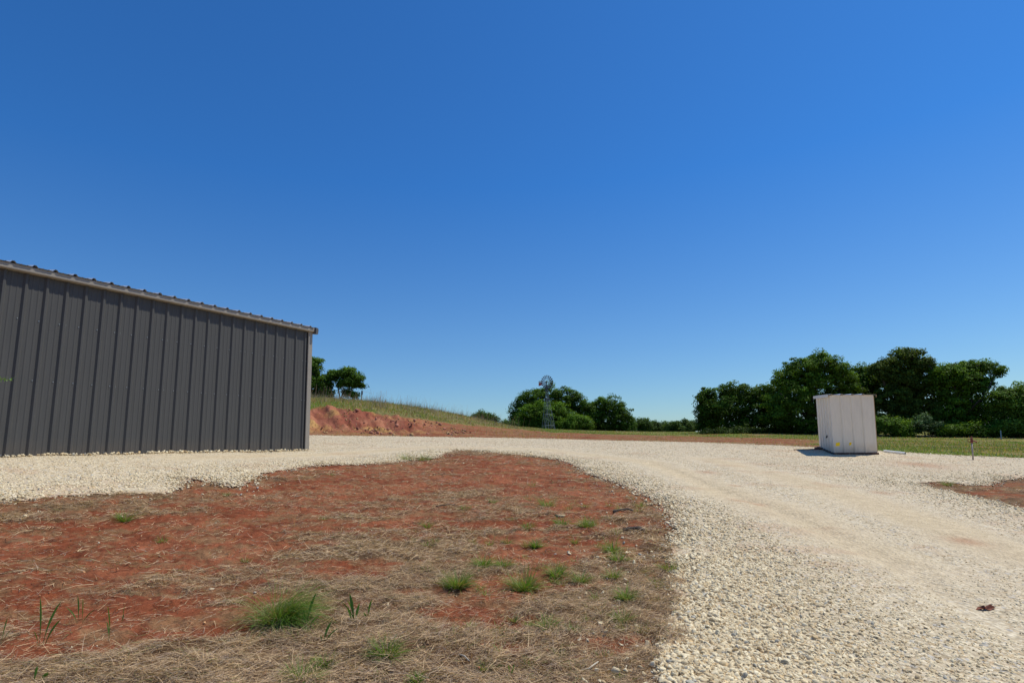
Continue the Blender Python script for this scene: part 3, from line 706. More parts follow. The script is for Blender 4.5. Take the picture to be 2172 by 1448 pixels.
rock('rock', 1178, 1176, 12, 'pale stone on the red patch beside the dark stub', (.6, .52, .42))
rock('rock', 1235, 1132, 20, 'orange stone in front of the brightest far tuft', (.5, .25, .12), .5)
rock('rock', 320, 1272, 13, 'orange pebble lying in the red hollow on the left', (.62, .33, .15), .7)
rock('rock', 178, 1214, 10, 'orange pebble casting a shadow on the red clay farther left', (.58, .30, .14), .7)
rock('rock', 450, 1250, 14, 'cream stone left of the largest tuft', (.6, .48, .32), .5)
rock('rock', 541, 1257, 9, 'little white stone above the largest tuft', (.65, .56, .42), .8)
rock('rock', 434, 1320, 10, 'orange pebble in the hollow beside the largest tuft', (.6, .33, .16), .6)
rock('rock', 1350, 1372, 16, 'white chip of limestone lost in the straw near the gravel', (.72, .66, .56), .5)
rock('rock', 1279, 1398, 7, 'tiny white pebble in straw at the bottom', (.78, .74, .66), .7)
P = pix(2092, 1297); mbl = MB(); k = 4.2 / FPX
lf = [(-22, 0, 2), (-10, 8, 6), (0, 3, 10), (8, 12, 5), (14, 4, 12), (24, 2, 3), (12, -6, 6), (2, -10, 3), (-8, -5, 7)]
mbl.add([(0, 0, .012)] + [(a * k, b * k, c * k) for a, b, c in lf], [(0, i + 1, (i + 1) % 9 + 1) for i in range(9)])
o = mbl.build('dead_leaf', MAT['deadleaf']); o.location = P + np.array([0, 0, .008]); setp(o, 'curled rust-red dead leaf on the gravel near the right edge', 'leaf')

# ------------------------------------------------------------------ barn
th = R_(26.936); D = Vector((math.sin(th), math.cos(th), 0)); Nn = Vector((math.cos(th), -math.sin(th), 0)); UP = Vector((0, 0, 1))
FT = .3048; S0 = Vector((-8.1055, 9.469, CAMH + .0963))       # foot of the first visible rib, at the lowest screw row
ZB = -.22; EV = 2.9826
N0, N1 = -14, 20.72
def wp(n, h, out=0.): return S0 + D * (n * FT) + UP * h + Nn * out
barn = empty('metal_barn', wp(N1, ZB), 0, 'long charcoal ribbed metal barn with pale trim standing left on the gravel', 'barn')
BI = Matrix.Translation(-Vector(barn.location))
def bput(mb, name, mat, parent=barn, **kw):
    mb.v = [tuple(Vector(v) - Vector(barn.location)) for v in mb.v]
    return mb.build(name, mat, parent, **kw)
prof = []
for n in range(N0, 21):
    a = n * FT + .012   # centre of the rib
    for s_, h_ in ((-.044, 0), (-.014, .031), (.018, .031), (.048, 0), (.090, 0), (.100, .0045), (.114, .0045), (.124, 0), (.182, 0), (.192, .0045), (.206, .0045), (.216, 0)):
        if a + s_ < N1 * FT - .02: prof.append((a + s_, h_))
prof.append((N1 * FT - .02, 0))
mb = MB().extrude(prof, wp(0, ZB), D, Nn, UP * (EV + .06 - ZB)); bput(mb, 'wall', MAT['barnwall'])
# darker shell: gable ends, rear wall
DEP = 9.1; back_ = -Nn
mb = MB()
c0, c1 = wp(N0, ZB, -.02), wp(N1, ZB, -.02); r0_, r1_ = c0 - Nn * DEP, c1 - Nn * DEP
hE = EV + .02 - ZB; ridge = .75
for a, b in ((c0, r0_), (c1, r1_)):
    mid = (a + b) / 2
    mb.add([a, b, b + UP * hE, mid + UP * (hE + ridge), a + UP * hE], [(0, 1, 2, 3, 4)])
mb.add([r0_, r1_, r1_ + UP * hE, r0_ + UP * hE], [(0, 1, 2, 3)])
o = bput(mb, 'wall', MAT['barnwall']); o['label'] = 'hidden rear and gable walls'
# eave trim (fascia) and its soffit lip
mb = MB()
E0, E1 = wp(N0, EV, 0), wp(N1 + .02, EV, 0)
ln = E1 - E0
mb.extrude([(0, .0), (0, .100), (.014, .112), (.094, .112), (.100, .105)], E0, UP, Nn, ln)
mb.add([wp(N1 + .02, EV), wp(N1 + .02, EV, .12), wp(N1 + .02, EV + .095, .12), wp(N1 + .02, EV + .095)], [(0, 1, 2, 3)])
bput(mb, 'eave_trim', MAT['trim'])
# corner trim
mb = MB()
mb.extrude([(-.135, .034), (-.125, .050), (.0, .050), (0, -.12)], wp(N1, ZB), D, Nn, UP * (EV - ZB + .003)); bput(mb, 'corner_trim', MAT['trim'])
# roof with ribs
rp = []
for n in range(N0, 22):
    a = n * FT + .06
    for s_, h_ in ((-.044, 0), (-.016, .033), (.016, .033), (.044, 0), (.1, 0), (.108, .006), (.118, .006), (.126, 0), (.186, 0), (.194, .006), (.204, .006), (.212, 0)):
        if a + s_ < N1 * FT + .01: rp.append((a + s_, h_))
sl = Vector(-Nn * (DEP / 2 + .15) + UP * ridge * 1.03)
nrm = Vector(UP)
e0 = wp(0, EV + .103, .138)
mb = MB().extrude(rp, e0, D, nrm, sl)
mb.extrude([(a, b - .0045) for a, b in rp], e0, D, nrm, Vector(Nn * -.06 + UP * .009))
e2 = e0 - Nn * (DEP + .3); mb.extrude(rp, e2, D, nrm, Vector(Nn * (DEP / 2 + .15) + UP * ridge * 1.03))
rf = bput(mb, 'roof', MAT['roofm'])
# rake trim end seen past the corner
mb = MB()
a0 = wp(N1 + .02, EV - .02, .165)
pr = [(0, -.03), (.045, -.045), (.07, -.03), (.085, .08), (.07, .125), (0, .135)]
lnk = Vector(-Nn * (DEP / 2 + .17) + UP * ridge * 1.03)
vs = [a0 + D * a + UP * b for a, b in pr]; vs2 = [v + lnk for v in vs]
mb.add(vs + vs2, [(0, 1, 2, 3, 4, 5)] + [(i, (i + 1) % 6, 6 + (i + 1) % 6, 6 + i) for i in range(6)]); bput(mb, 'rake_trim', MAT['darktrim'])
# screws
scr = MB()
scr.tube([(0, 0, 0), tuple(Nn * .006)], .0085, 8)
sc0 = None
for row, h in enumerate((0., 1.20634, 2.21116)):
    for n in range(-1, 20):
        offs = [.255] + ([.355] if n % 3 == 1 else [])
        for of in offs:
            if n * FT + of > N1 * FT - .05: continue
            if sc0 is None: sc0 = scr.build('screw', MAT['mill'], barn); s_ = sc0
            else: s_ = sc0.copy(); C.objects.link(s_); s_.parent = barn
            s_.location = wp(n, h, .004 if of < .3 else .004) + D * of - Vector(barn.location)

# ------------------------------------------------------------------ pump-house shed
FL, FR, BLc = at(1768.9, 959.5, 16.8), at(1860.5, 959, 16.8), at(1738, 946.5, 18.45)
X_ = Vector(FR - FL); wS = X_.length; X_.normalize()
Yb = Vector(BLc - FL); dS = Yb.length; Yd = (Yb - X_ * Yb.dot(X_)).normalized(); Ydir = Yb.normalized()
Zt = X_.cross(Yd).normalized()
tl = Vector(at(1759.3, 838, 16.8) - FL); Hs = tl.length; Zt = (Zt * .2 + tl.normalized() * .8).normalized()
shed = empty('pump_house', FL, 0, 'small leaning white metal pump house on a timber skid by the far gravel edge', 'shed')
def sp_(a, b, c): return X_ * a + Ydir * b + Zt * c
def sheetp(mb, o0, ax, nn, zv, length, pitch, first, h=.022, top0=Hs, top1=Hs):
    pr = [(0, 0)]; a = first
    while a < length - .06:
        pr += [(a - .040, 0), (a - .016, h * 1.25), (a + .016, h * 1.25), (a + .040, 0)]
        a += pitch
    pr.append((length, 0)); m = len(pr)
    vs = [o0 + ax * p + nn * q for p, q in pr] + [o0 + ax * p + nn * q + zv * (top0 + (top1 - top0) * p / length) for p, q in pr]
    mb.add(vs, [(i, i + 1, m + i + 1, m + i) for i in range(m - 1)])
nF = -X_.cross(Zt).normalized() if -X_.cross(Zt).dot(Vector((0, -1, 0))) > 0 else X_.cross(Zt).normalized()
nL = Ydir.cross(Zt).normalized(); nL = nL if nL.x < 0 else -nL
HB = Hs * .945
mb = MB(); sheetp(mb, sp_(0, 0, 0), X_, nF, Zt, wS, FT, .30); mb.build('wall', MAT['white'], shed)['label'] = 'front wall with three ribs'
mb = MB(); sheetp(mb, sp_(0, 0, 0), Ydir, nL, Zt, dS, FT, .16, .028, Hs, HB); mb.build('wall', MAT['white'], shed)['label'] = 'shaded left side wall with close ribs'
mb = MB(); sheetp(mb, sp_(wS, 0, 0), Ydir, -nL, Zt, dS, FT, .16, .028, Hs, HB); sheetp(mb, sp_(0, dS, 0), X_, -nF, Zt, wS, FT, .30, .022, HB, HB); mb.build('wall', MAT['white'], shed)
mb = MB()
for o0, a1_, n1_, a2_, n2_ in ((sp_(0, 0, 0), X_, nF, Ydir, nL), (sp_(wS, 0, 0), -X_, nF, Ydir, -nL)):
    q = .004; vs = []
    for zz_ in (0, Hs - .01):
        vs += [o0 + a1_ * .06 + n1_ * q + Zt * zz_, o0 + n1_ * q + n2_ * q + Zt * zz_, o0 + a2_ * .06 + n2_ * q + Zt * zz_]
    MB().add(vs, [(0, 1, 4, 3), (1, 2, 5, 4)]).build('corner_trim', MAT['white'], shed)
mb = MB(); o0 = sp_(wS + .006, -.008, .02); mb.add([o0, o0 + X_ * .014, o0 + X_ * .014 + Zt * (Hs - .05), o0 + Zt * (Hs - .05), o0 + Ydir * .03, o0 + Ydir * .03 + Zt * (Hs - .05)], [(0, 1, 2, 3), (0, 3, 5, 4)])
mb.build('edge_strip', MAT['tantrim'], shed)
# roof: ribbed sheet with front and side overhang
ov = .06; mb = MB(); pr = [(-ov - .02, 0)]; a = .0
for a in (.0, .30, .605, .91):
    pr += [(a - .05 + .02, 0), (a - .02 + .02, .026), (a + .02 + .02, .026), (a + .07, 0)]
pr.append((wS + ov, 0)); m = len(pr)
f0 = sp_(0, -ov, Hs + .012); b0 = sp_(0, dS + ov, HB + .012)
vs = [f0 + X_ * p + Zt * q for p, q in pr] + [b0 + X_ * p + Zt * q for p, q in pr]
vs += [v - Zt * .006 for v in vs[:m]]
mb.add(vs, [(i, i + 1, m + i + 1, m + i) for i in range(m - 1)] + [(i, i + 1, 2 * m + i + 1, 2 * m + i) for i in range(m - 1)])
mb.build('roof', MAT['roofm'], shed)
mb = MB()     # side fascia on the left edge
o0 = sp_(-ov - .01, -ov, Hs + .028); o1 = sp_(-ov - .01, dS + ov, HB + .028)
mb.add([o0, o1, o1 - Zt * .085, o0 - Zt * .085, o0 + X_ * .10, o1 + X_ * .10], [(0, 1, 2, 3), (0, 4, 5, 1)])
mb.build('fascia', MAT['whitetrim'], shed)
mb = MB(); o0 = sp_(wS + ov - .005, -ov - .01, Hs + .01)
mb.add([o0, o0 + X_ * .02, o0 + X_ * .02 - Zt * .07, o0 - Zt * .07], [(0, 1, 2, 3)]); mb.build('fascia', MAT['tantrim'], shed)
# knob on the left wall
mb = MB(); k0 = sp_(0, dS * .28, Hs * .26); mb.tube([k0 + nL * .0, k0 + nL * .05], .035, 12); mb.tube([k0 + nL * .05, k0 + nL * .062 - Zt * .05], .016, 8); mb.build('spigot', MAT['black'], shed)
# skid timbers
mb = MB()
Mx = Matrix((( X_.x, Ydir.x, Zt.x, 0), (X_.y, Ydir.y, Zt.y, 0), (X_.z, Ydir.z, Zt.z, 0), (0, 0, 0, 1)))
mb.box((wS / 2, -.01, -.03), (wS + .08, .07, .055), Mx); mb.box((-.01, dS / 2 + .05, -.035), (.07, dS + .25, .05), Mx); mb.box((wS + .0, dS / 2 + .05, -.035), (.07, dS + .2, .05), Mx); mb.box((wS / 2, dS + .05, -.03), (wS + .08, .07, .055), Mx)
mb.box((-.12, dS * .8, -.03), (.20, .20, .07), Mx)
mb.build('skid', MAT['wood'], shed, bevel=.006)
# things round the shed
def seg_obj(name, pa, pb, r, mat, label, cat, z=.02, cap=None):
    a, b = Vector(pix(*pa)) + UP * z, Vector(pix(*pb)) + UP * z
    root = empty(name, a, 0, label, cat) if cap else None
    mb = MB().tube([a - a, b - a], r, 12, cap=not cap)
    if not cap:
        o = mb.build(name, MAT[mat], smooth=True); o.location = a; return setp(o, label, cat)
    o = mb.build('pipe_wall', MAT[mat], root, smooth=True)
    d = (b - a).normalized(); mb = MB().tube([(b - a) - d * .02, (b - a) - d * .012], r * .93, 12); mb.build('bore', MAT['black'], root)
    return root
seg_obj('steel_rod', (1684, 958.5), (1738, 958), .012, 'rust', 'rusty steel rod on the gravel pointing left from the white pump house', 'rod', .075)
seg_obj('plastic_pipe', (1876, 961.5), (1921, 966.5), .038, 'pvc', 'offcut of white plastic pipe lying right of the white pump house', 'pipe', .075, cap=True)
def flag(px, py, gx, gy, w, h, label, tw):
    g = Vector(pix(gx, gy)); d = g.y * cp + (g.z - CAMH) * sp; top = Vector(at(px, py, d)); root = empty('marking_flag', g, 0, label, 'flag', 'yellow utility flags')
    MB().tube([(0, 0, 0), top - g + UP * .03], .0016, 6).build('wire', MAT['galv'], root)
    n = 6; vs = []; k = d / FPX
    for j in range(4):
        for i in range(n):
            u = i / (n - 1); v = j / 3
            vs.append(Vector(top - g) + Vector((w * k * u * tw + .004 * math.sin(v * 5), .03 * math.sin(u * 5 + v), (h * k) * (.5 - v) + .25 * h * k * (u - .5) * (1 if tw > 0 else -1) * (1 if v < .5 else .4))))
    MB().add(vs, [(j * n + i, j * n + i + 1, (j + 1) * n + i + 1, (j + 1) * n + i) for j in range(3) for i in range(n - 1)]).build('pennant', MAT['yellow'], root, smooth=True)
flag(1773, 942, 1774, 971, 7.5, 7, 'wider yellow marking flag by the left corner of the white pump house', 1)
flag(1801.5, 941, 1802, 971, 3.5, 5.5, 'narrow yellow marking flag in front of the white pump house', 1)

# hydrant
HP = pix(2064, 977.5); d_ = HP[1] * cp + (HP[2] - CAMH) * sp; k = d_ / FPX
hyd = empty('yard_hydrant', HP, 0, 'thin yard hydrant with a rusty red head standing on the gravel at the right', 'hydrant')
lean = Vector((-.055 + .13, 0, 1)).normalized() if False else Vector((.095, 0, 1)).normalized()
hH = 38 * k
MB().tube([(0, 0, -.05), lean * hH], .021, 12).build('standpipe', MAT['pipe'], hyd, smooth=True)
t = lean * hH
mb = MB(); mb.tube([t, t + lean * .05, t + lean * .12, t + lean * .15], [.03, .034, .03, .022], 12); mb.tube([t + lean * .05, t + Vector((.07, -.01, .055)), t + Vector((.115, -.02, .03)), t + Vector((.12, -.02, .0))], [.02, .018, .017, .02], 10)
mb.build('head', MAT['pipered'], hyd, smooth=True)
mb = MB(); arc = [t + Vector((-.01 - .11 * math.sin(q), 0, .075 + .055 * math.cos(q))) for q in np.linspace(0, math.pi, 9)]
mb.tube(arc, .009, 8); mb.tube([t + lean * .14, t + lean * .19], .012, 8); mb.build('lever', MAT['pipered'], hyd, smooth=True)
rock('rock', 2058, 980, 10, 'brown stone at the foot of the yard hydrant', (.3, .2, .13), .6)

# fence post far right, pole on the hill
def post(px, pyb, pyt, d, r, mat, name, label, cat):
    b = at(px, pyb, d); tp = at(px - (pyb - pyt) * .04, pyt, d); b[2] = min(b[2], terr(b[0:1], b[1:2])[0]) - .1
    o = MB().tube([(0, 0, 0), tuple(tp - b)], r, 8).build(name, MAT[mat]); o.location = b; return setp(o, label, cat)
post(2123, 929, 913, 44, .035, 'bluep', 'fence_post', 'faded blue-grey fence post in front of the trees at the far right', 'post')
pb = at(766.5, 856, 44); pb[2] = terr(pb[0:1], pb[1:2])[0]; pt = at(768, 829, 44)
pole = empty('utility_post', pb, 0, 'thin grey post with a drooping wire on the grassy hill beside the oaks', 'post')
MB().tube([(0, 0, 0), tuple(pt - pb)], .045, 8).build('pole', MAT['galv'], pole)
MB().box(tuple(pt - pb + np.array([0, 0, -.12])), (.11, .11, .28)).build('meter_box', MAT['milldark'], pole, bevel=.01)
w1 = at(790, 835, 44); MB().tube([tuple(pt - pb), tuple((pt + at(779, 831.5, 44)) / 2 - pb + np.array([0, 0, .0])), tuple(w1 - pb)], .007, 5).build('wire', MAT['galv'], pole)

# ------------------------------------------------------------------ windmill
wb = pix(1163.5, 911.5); dW = 101.; wb = at(1163.5, 911.5, dW); wb[2] = terr(wb[0:1], wb[1:2])[0]
kW = dW / FPX
wm = empty('windmill', wb, 0, 'tall steel farm windmill with a bladed wheel and red tail in front of the oaks', 'windmill')
axis = Vector((-.037 + 0, 0, 1)) ; hP = (911.5 - 829) * kW
tilt = Vector((-.009, 0, 1))
def tw(x, y, z): return Vector((x, y, 0)) + tilt * z
bw, twd = .92, .13; yaw = R_(20)
def corner(i, z):
    t_ = z / hP; w = bw * (1 - t_) + twd * t_
    a = yaw + math.pi / 4 + i * math.pi / 2; return tw(w * 1.35 * math.cos(a), w * 1.35 * math.sin(a), z)
for i in range(4): MB().tube([corner(i, -.15), corner(i, hP)], [.030, .022], 6).build('leg', MAT['mill'], wm)
for z0_, z1_ in ((0.0, .115), (.115, .40), (.40, .62), (.62, .82), (.82, .97)):
    for i in range(4):
        z0, z1 = z0_ * hP, z1_ * hP
        mb = MB().tube([corner(i, z1), corner((i + 1) % 4, z1)], .016, 5)
        if z0_ != 0.115: mb.tube([corner(i, z0), corner((i + 1) % 4, z1)], .010, 5)
        else: mb.tube([corner(i, 0), corner((i + 1) % 4, z1)], .013, 5).tube([corner((i + 1) % 4, 0), corner(i, z1)], .013, 5)
        mb.build('brace', MAT['mill'], wm)
MB().tube([tw(0, 0, .1), tw(0, 0, hP + .6)], .035, 8).build('pump_rod', MAT['mill'], wm)
MB().box((tilt.x * hP, 0, hP), (.95, .95, .05)).build('platform', MAT['milldark'], wm)
hub = tw(0, 0, (911.5 - 810) * kW); fac = Vector((math.sin(R_(24)), -math.cos(R_(24)), 0)); sd2 = Vector((fac.y * -1, fac.x, 0)).normalized()
MB().tube([tw(0, 0, hP), hub], [.13, .07], 8).build('mast', MAT['milldark'], wm)
MB().tube([hub - fac * .22, hub - fac * .1, hub + fac * .18, hub + fac * .34], [.10, .17, .15, .05], 10).build('gearbox', MAT['milldark'], wm, smooth=True)
whc = hub + fac * .34; RW = 1.2
mb = MB()
for rr in (RW * .46, RW * .84):
    mb.tube([whc + (sd2 * math.cos(q) + UP * math.sin(q)) * rr for q in np.linspace(0, 2 * math.pi, 37)], .012, 5, cap=False)
for q in np.linspace(0, 2 * math.pi, 7)[:-1]: mb.tube([whc, whc + (sd2 * math.cos(q) + UP * math.sin(q)) * RW * .84], .012, 5)
wheel = mb.build('wheel', MAT['mill'], wm)
for i in range(18):
    q = 2 * math.pi * (i + .5) / 18; rd = sd2 * math.cos(q) + UP * math.sin(q); tg = sd2 * -math.sin(q) + UP * math.cos(q)
    vs = []
    for rr, wd in ((.42, .05), (.7, .095), (1.0, .145)):
        for s_ in (-1, 0, 1):
            vs.append(whc + rd * RW * rr + tg * wd * s_ + fac * (.42 * s_ * wd + (.02 if s_ == 0 else 0)))
    MB().add(vs, [(0, 1, 4, 3), (1, 2, 5, 4), (3, 4, 7, 6), (4, 5, 8, 7)]).build('blade', MAT['milldark'], wheel)
tb = hub - fac * 1.55; te = hub - fac * 3.0
MB().tube([hub - fac * .2, tb], .03, 6).build('tail_arm', MAT['mill'], wm)
def vane(z0, z1, mat):
    return MB().add([tb + UP * z0, te + UP * z0 * 1.25, te + UP * z1 * 1.25, tb + UP * z1], [(0, 1, 2, 3)]).build('tail_vane', MAT[mat], wm)
vane(-.30, .14, 'red')['label'] = 'red lower half of the tail'; vane(.14, .42, 'wpaint')['label'] = 'white upper part of the tail'

# ------------------------------------------------------------------ trees
def make_tree(name, label, base, lobes, nleaf, lsize, tone, trunk_r=.18, cat='tree', group=None, clump=.42, gaps=.35, seed=0, trunk_parts=True):
    """lobes: list of (x,y,z,rx,ry,rz) relative to base; leaves gather in small clumps on the outer shell of each lobe"""
    g = np.random.default_rng(seed + 100)
    root = empty(name, base, 0, label, cat, group)
    lobes = np.array(lobes, float); vol = (lobes[:, 3] * lobes[:, 5]) ** 1.0; share = vol / vol.sum()
    Ps, Ns, Ts = [], [], []
    for L, s in zip(lobes, share):
        m = max(int(nleaf * s), 50); nc = max(int(m / 70), 8)
        d = g.normal(size=(nc, 3)); d /= np.linalg.norm(d, axis=1)[:, None]
        keep = g.random(nc) > gaps * (d[:, 2] < .1); d = d[keep]; nc = len(d)
        rad_ = g.uniform(.55, 1.08, nc) * (1 + .12 * g.normal(size=nc))
        cc = L[:3] + d * rad_[:, None] * L[3:6]
        tone_c = g.uniform(.70, 1.3, nc); cr_ = clump * g.uniform(.6, 1.5, nc)
        ci = g.integers(0, nc, m); q = g.normal(size=(m, 3)); q *= (g.random((m, 1)) ** .45) / np.linalg.norm(q, axis=1)[:, None]
        q *= np.array([1.25, 1.25, .7])
        Ps.append(cc[ci] + q * cr_[ci][:, None]); nn = q * .8 + d[ci] * .5 + np.array([0, 0, .5]) + g.normal(size=(m, 3)) * .55
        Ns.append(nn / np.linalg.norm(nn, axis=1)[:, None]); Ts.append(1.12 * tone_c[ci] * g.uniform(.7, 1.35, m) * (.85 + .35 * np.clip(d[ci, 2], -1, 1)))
    for L, s in zip(lobes, share):      # inner foliage so the crown is not hollow, coloured darker as crown shade
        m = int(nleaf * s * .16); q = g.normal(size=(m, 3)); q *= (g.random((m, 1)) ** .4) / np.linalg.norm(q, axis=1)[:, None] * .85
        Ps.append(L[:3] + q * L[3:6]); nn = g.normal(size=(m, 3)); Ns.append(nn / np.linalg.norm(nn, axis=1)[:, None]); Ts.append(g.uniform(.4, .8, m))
    P = np.concatenate(Ps); Nv = np.concatenate(Ns); T = np.concatenate(Ts); k = P[:, 2] > .02; P, Nv, T = P[k], Nv[k], T[k]
    a = np.cross(Nv, g.normal(size=P.shape)); a /= np.linalg.norm(a, axis=1)[:, None]; b = np.cross(Nv, a)
    s = lsize * g.uniform(.55, 1.25, len(P))[:, None]
    V = np.stack([P - a * s * .5, P + b * s * .38 + Nv * s * .06, P + a * s * .55, P - b * s * .38 + Nv * s * .06], 1).reshape(-1, 3)
    F_ = np.arange(len(P) * 4).reshape(-1, 4)
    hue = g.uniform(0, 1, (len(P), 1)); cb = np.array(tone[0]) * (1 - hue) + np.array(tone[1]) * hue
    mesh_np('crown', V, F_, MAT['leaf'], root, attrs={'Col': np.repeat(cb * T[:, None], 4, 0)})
    # trunk and limbs
    mb = MB(); top = lobes[:, 2].mean(); fork = np.array([0, 0, max(.35, top * .35)])
    mb.tube([(0, 0, -.3), (.03, 0, fork[2] * .5), tuple(fork)], [trunk_r * 1.35, trunk_r, trunk_r * .85], 8)
    for L in lobes:
        c = L[:3]; mid = (fork + c) / 2 + g.normal(size=3) * .18 * np.abs(c - fork).max() * np.array([1, 1, .5]); r = trunk_r * (.55 if L[3] > .8 else .3)
        mb.tube([tuple(fork - [0, 0, .1]), tuple(mid), tuple(c)], [r, r * .7, r * .35], 6)
        for _ in range(4):
            e = c + g.normal(size=3) * .55 * L[3:6]; m2 = (c + e) / 2 + g.normal(size=3) * .12
            mb.tube([tuple((mid + c) / 2), tuple(m2), tuple(e)], [r * .38, r * .25, r * .08], 5)
    mb.build('trunk', MAT['bark'], root, smooth=True)
    return root
def lobes_px(base, d, L, depth=.8, seed=0):
    "lobes given by photo centre and half sizes"
    g = np.random.default_rng(seed); out = []; k = d / FPX
    for cx, cy, rx, ry in L:
        c = at(cx, cy, d + g.uniform(-1, 1) * rx * k * .35) - base; out.append((c[0], c[1], c[2], rx * k, rx * k * depth, ry * k))
    return out
DK = ((.042, .092, .008), (.10, .175, .016)); MD = ((.058, .122, .009), (.13, .225, .020)); BR = ((.075, .145, .016), (.14, .235, .03)); FAR = ((.045, .085, .016), (.085, .14, .026))
TREES = [
    # label, trunk px, base py, depth, lobes, leaves, size, tone, trunk_r, gaps
    ('oak on the hill, left one of the pair, half hidden behind the barn', 678, 860, 58, [(668, 778, 20, 22), (655, 820, 30, 30), (682, 815, 22, 26), (690, 835, 18, 18), (640, 790, 28, 34), (672, 842, 30, 14)], 17000, .16, DK, .16, .3),
    ('small leaning oak on the hill with blue sky through its boughs', 722, 861, 58, [(710, 798, 14, 12), (733, 793, 18, 12), (755, 804, 14, 11), (766, 816, 7, 5), (742, 813, 16, 9), (722, 815, 10, 8), (736, 833, 11, 6), (751, 839, 8, 7)], 11000, .15, DK, .13, .45),
    ('round-topped oak directly behind the windmill', 1150, 914, 114, [(1135, 847, 30, 25), (1162, 842, 30, 26), (1112, 858, 26, 24), (1196, 842, 30, 24), (1099, 882, 20, 20), (1150, 880, 32, 26), (1220, 855, 22, 24), (1228, 875, 20, 24), (1180, 875, 28, 28), (1120, 903, 22, 12), (1215, 900, 22, 16)], 28000, .27, DK, .3, .3),
    ('lighter green bushy oak at the foot of the windmill', 1150, 914, 107, [(1125, 882, 22, 22), (1150, 874, 24, 20), (1185, 872, 24, 18), (1110, 896, 18, 14), (1165, 895, 30, 16), (1203, 888, 14, 18), (1135, 902, 28, 14), (1175, 905, 28, 12)], 22000, .24, MD, .22, .12),
    ('domed bush-like tree right of the windmill', 1222, 916, 104, [(1222, 893, 22, 16), (1205, 900, 18, 13), (1240, 900, 18, 12)], 9000, .23, MD, .15, .12),
    ('spreading oak between the windmill and the low thicket', 1290, 916, 110, [(1276, 861, 20, 20), (1258, 872, 20, 18), (1298, 863, 24, 20), (1320, 876, 20, 18), (1255, 888, 16, 18), (1290, 890, 28, 20), (1330, 893, 14, 14), (1313, 902, 22, 14), (1245, 862, 12, 12), (1270, 904, 20, 14), (1250, 908, 20, 11), (1332, 909, 20, 11), (1335, 905, 14, 10), (1293, 908, 22, 12)], 22000, .26, DK, .28, .3),
    ('small round tree beyond the slope of the hill', 1027, 905, 85, [(1024, 885, 19, 9), (1040, 889, 15, 8), (1010, 889, 12, 6)], 4500, .22, FAR, .12, .15),
    ('low dark shrub just left of the windmill oaks', 1078, 910, 90, [(1072, 898, 12, 6), (1086, 900, 10, 7)], 2500, .2, FAR, .06, .1),
]
th_x = [1362, 1386, 1408, 1428, 1448, 1466]
th_l = ['leftmost', 'second', 'third', 'fourth', 'fifth', 'rightmost']
for i, x in enumerate(th_x):
    tp = [888, 893, 896, 893, 890, 892][i]
    TREES.append((f'{th_l[i]} of six low distant trees in the gap right of the windmill', x, 917, 120 + 4 * (i % 3), [(x, tp + 9, 15, 9), (x - 8, tp + 15, 12, 9), (x + 9, tp + 14, 12, 9), (x, 911, 17, 6)], 4500, .28, FAR, .12, .15))
TREES += [
    ('low rounded oak at the left end of the big oak grove', 1505, 921, 57, [(1502, 845, 20, 22), (1495, 870, 17, 24), (1515, 866, 22, 26), (1492, 895, 14, 20), (1510, 900, 24, 20)], 15000, .17, DK, .2, .2),
    ('dense oak second from the left end of the big grove', 1565, 922, 55, [(1548, 832, 22, 22), (1580, 834, 24, 24), (1612, 840, 20, 22), (1545, 865, 26, 26), (1590, 870, 32, 30), (1565, 900, 36, 20), (1620, 885, 24, 30), (1638, 838, 26, 30), (1642, 870, 26, 34)], 24000, .165, DK, .25, .2),
    ('tall billowing oak behind the white pump house', 1725, 922, 52, [(1700, 780, 34, 24), (1745, 772, 34, 26), (1778, 785, 24, 22), (1665, 805, 26, 24), (1720, 812, 44, 30), (1680, 850, 44, 34), (1745, 860, 50, 40), (1795, 815, 30, 28), (1655, 880, 34, 34), (1700, 900, 50, 20)], 46000, .15, MD, .32, .3),
    ('darker oak filling the saddle right of the pump house roof', 1820, 923, 54, [(1820, 798, 28, 26), (1845, 800, 26, 26), (1835, 822, 36, 28), (1840, 840, 34, 34), (1805, 860, 34, 36), (1840, 890, 34, 26)], 20000, .16, DK, .24, .25),
    ('tallest oak of the grove with a flat-topped crown', 1925, 924, 51, [(1925, 752, 30, 15), (1890, 775, 30, 20), (1950, 775, 30, 20), (1865, 785, 20, 20), (1905, 805, 44, 26), (1955, 815, 38, 28), (1890, 850, 44, 32), (1940, 865, 48, 34), (1900, 890, 40, 22)], 44000, .15, ((.05, .090, .012), (.12, .165, .024)), .34, .35),
    ('oak with a long bare-limbed bough reaching right over the hydrant', 2040, 925, 50, [(2010, 790, 30, 20), (2045, 780, 26, 14), (2082, 780, 26, 14), (2110, 787, 18, 9), (2048, 802, 34, 18), (1990, 800, 26, 26), (2010, 825, 36, 26), (2060, 822, 34, 18), (2090, 812, 20, 10), (2020, 865, 46, 30), (2075, 870, 38, 28), (2000, 890, 40, 24), (2050, 900, 46, 18)], 42000, .15, MD, .3, .42),
    ('brighter oak cut by the right edge of the view', 2150, 927, 48, [(2150, 840, 28, 20), (2175, 828, 24, 16), (2122, 840, 24, 20), (2200, 850, 34, 34), (2130, 865, 28, 26), (2170, 870, 34, 30), (2140, 900, 34, 20), (2190, 900, 34, 26)], 24000, .15, BR, .24, .25),
]
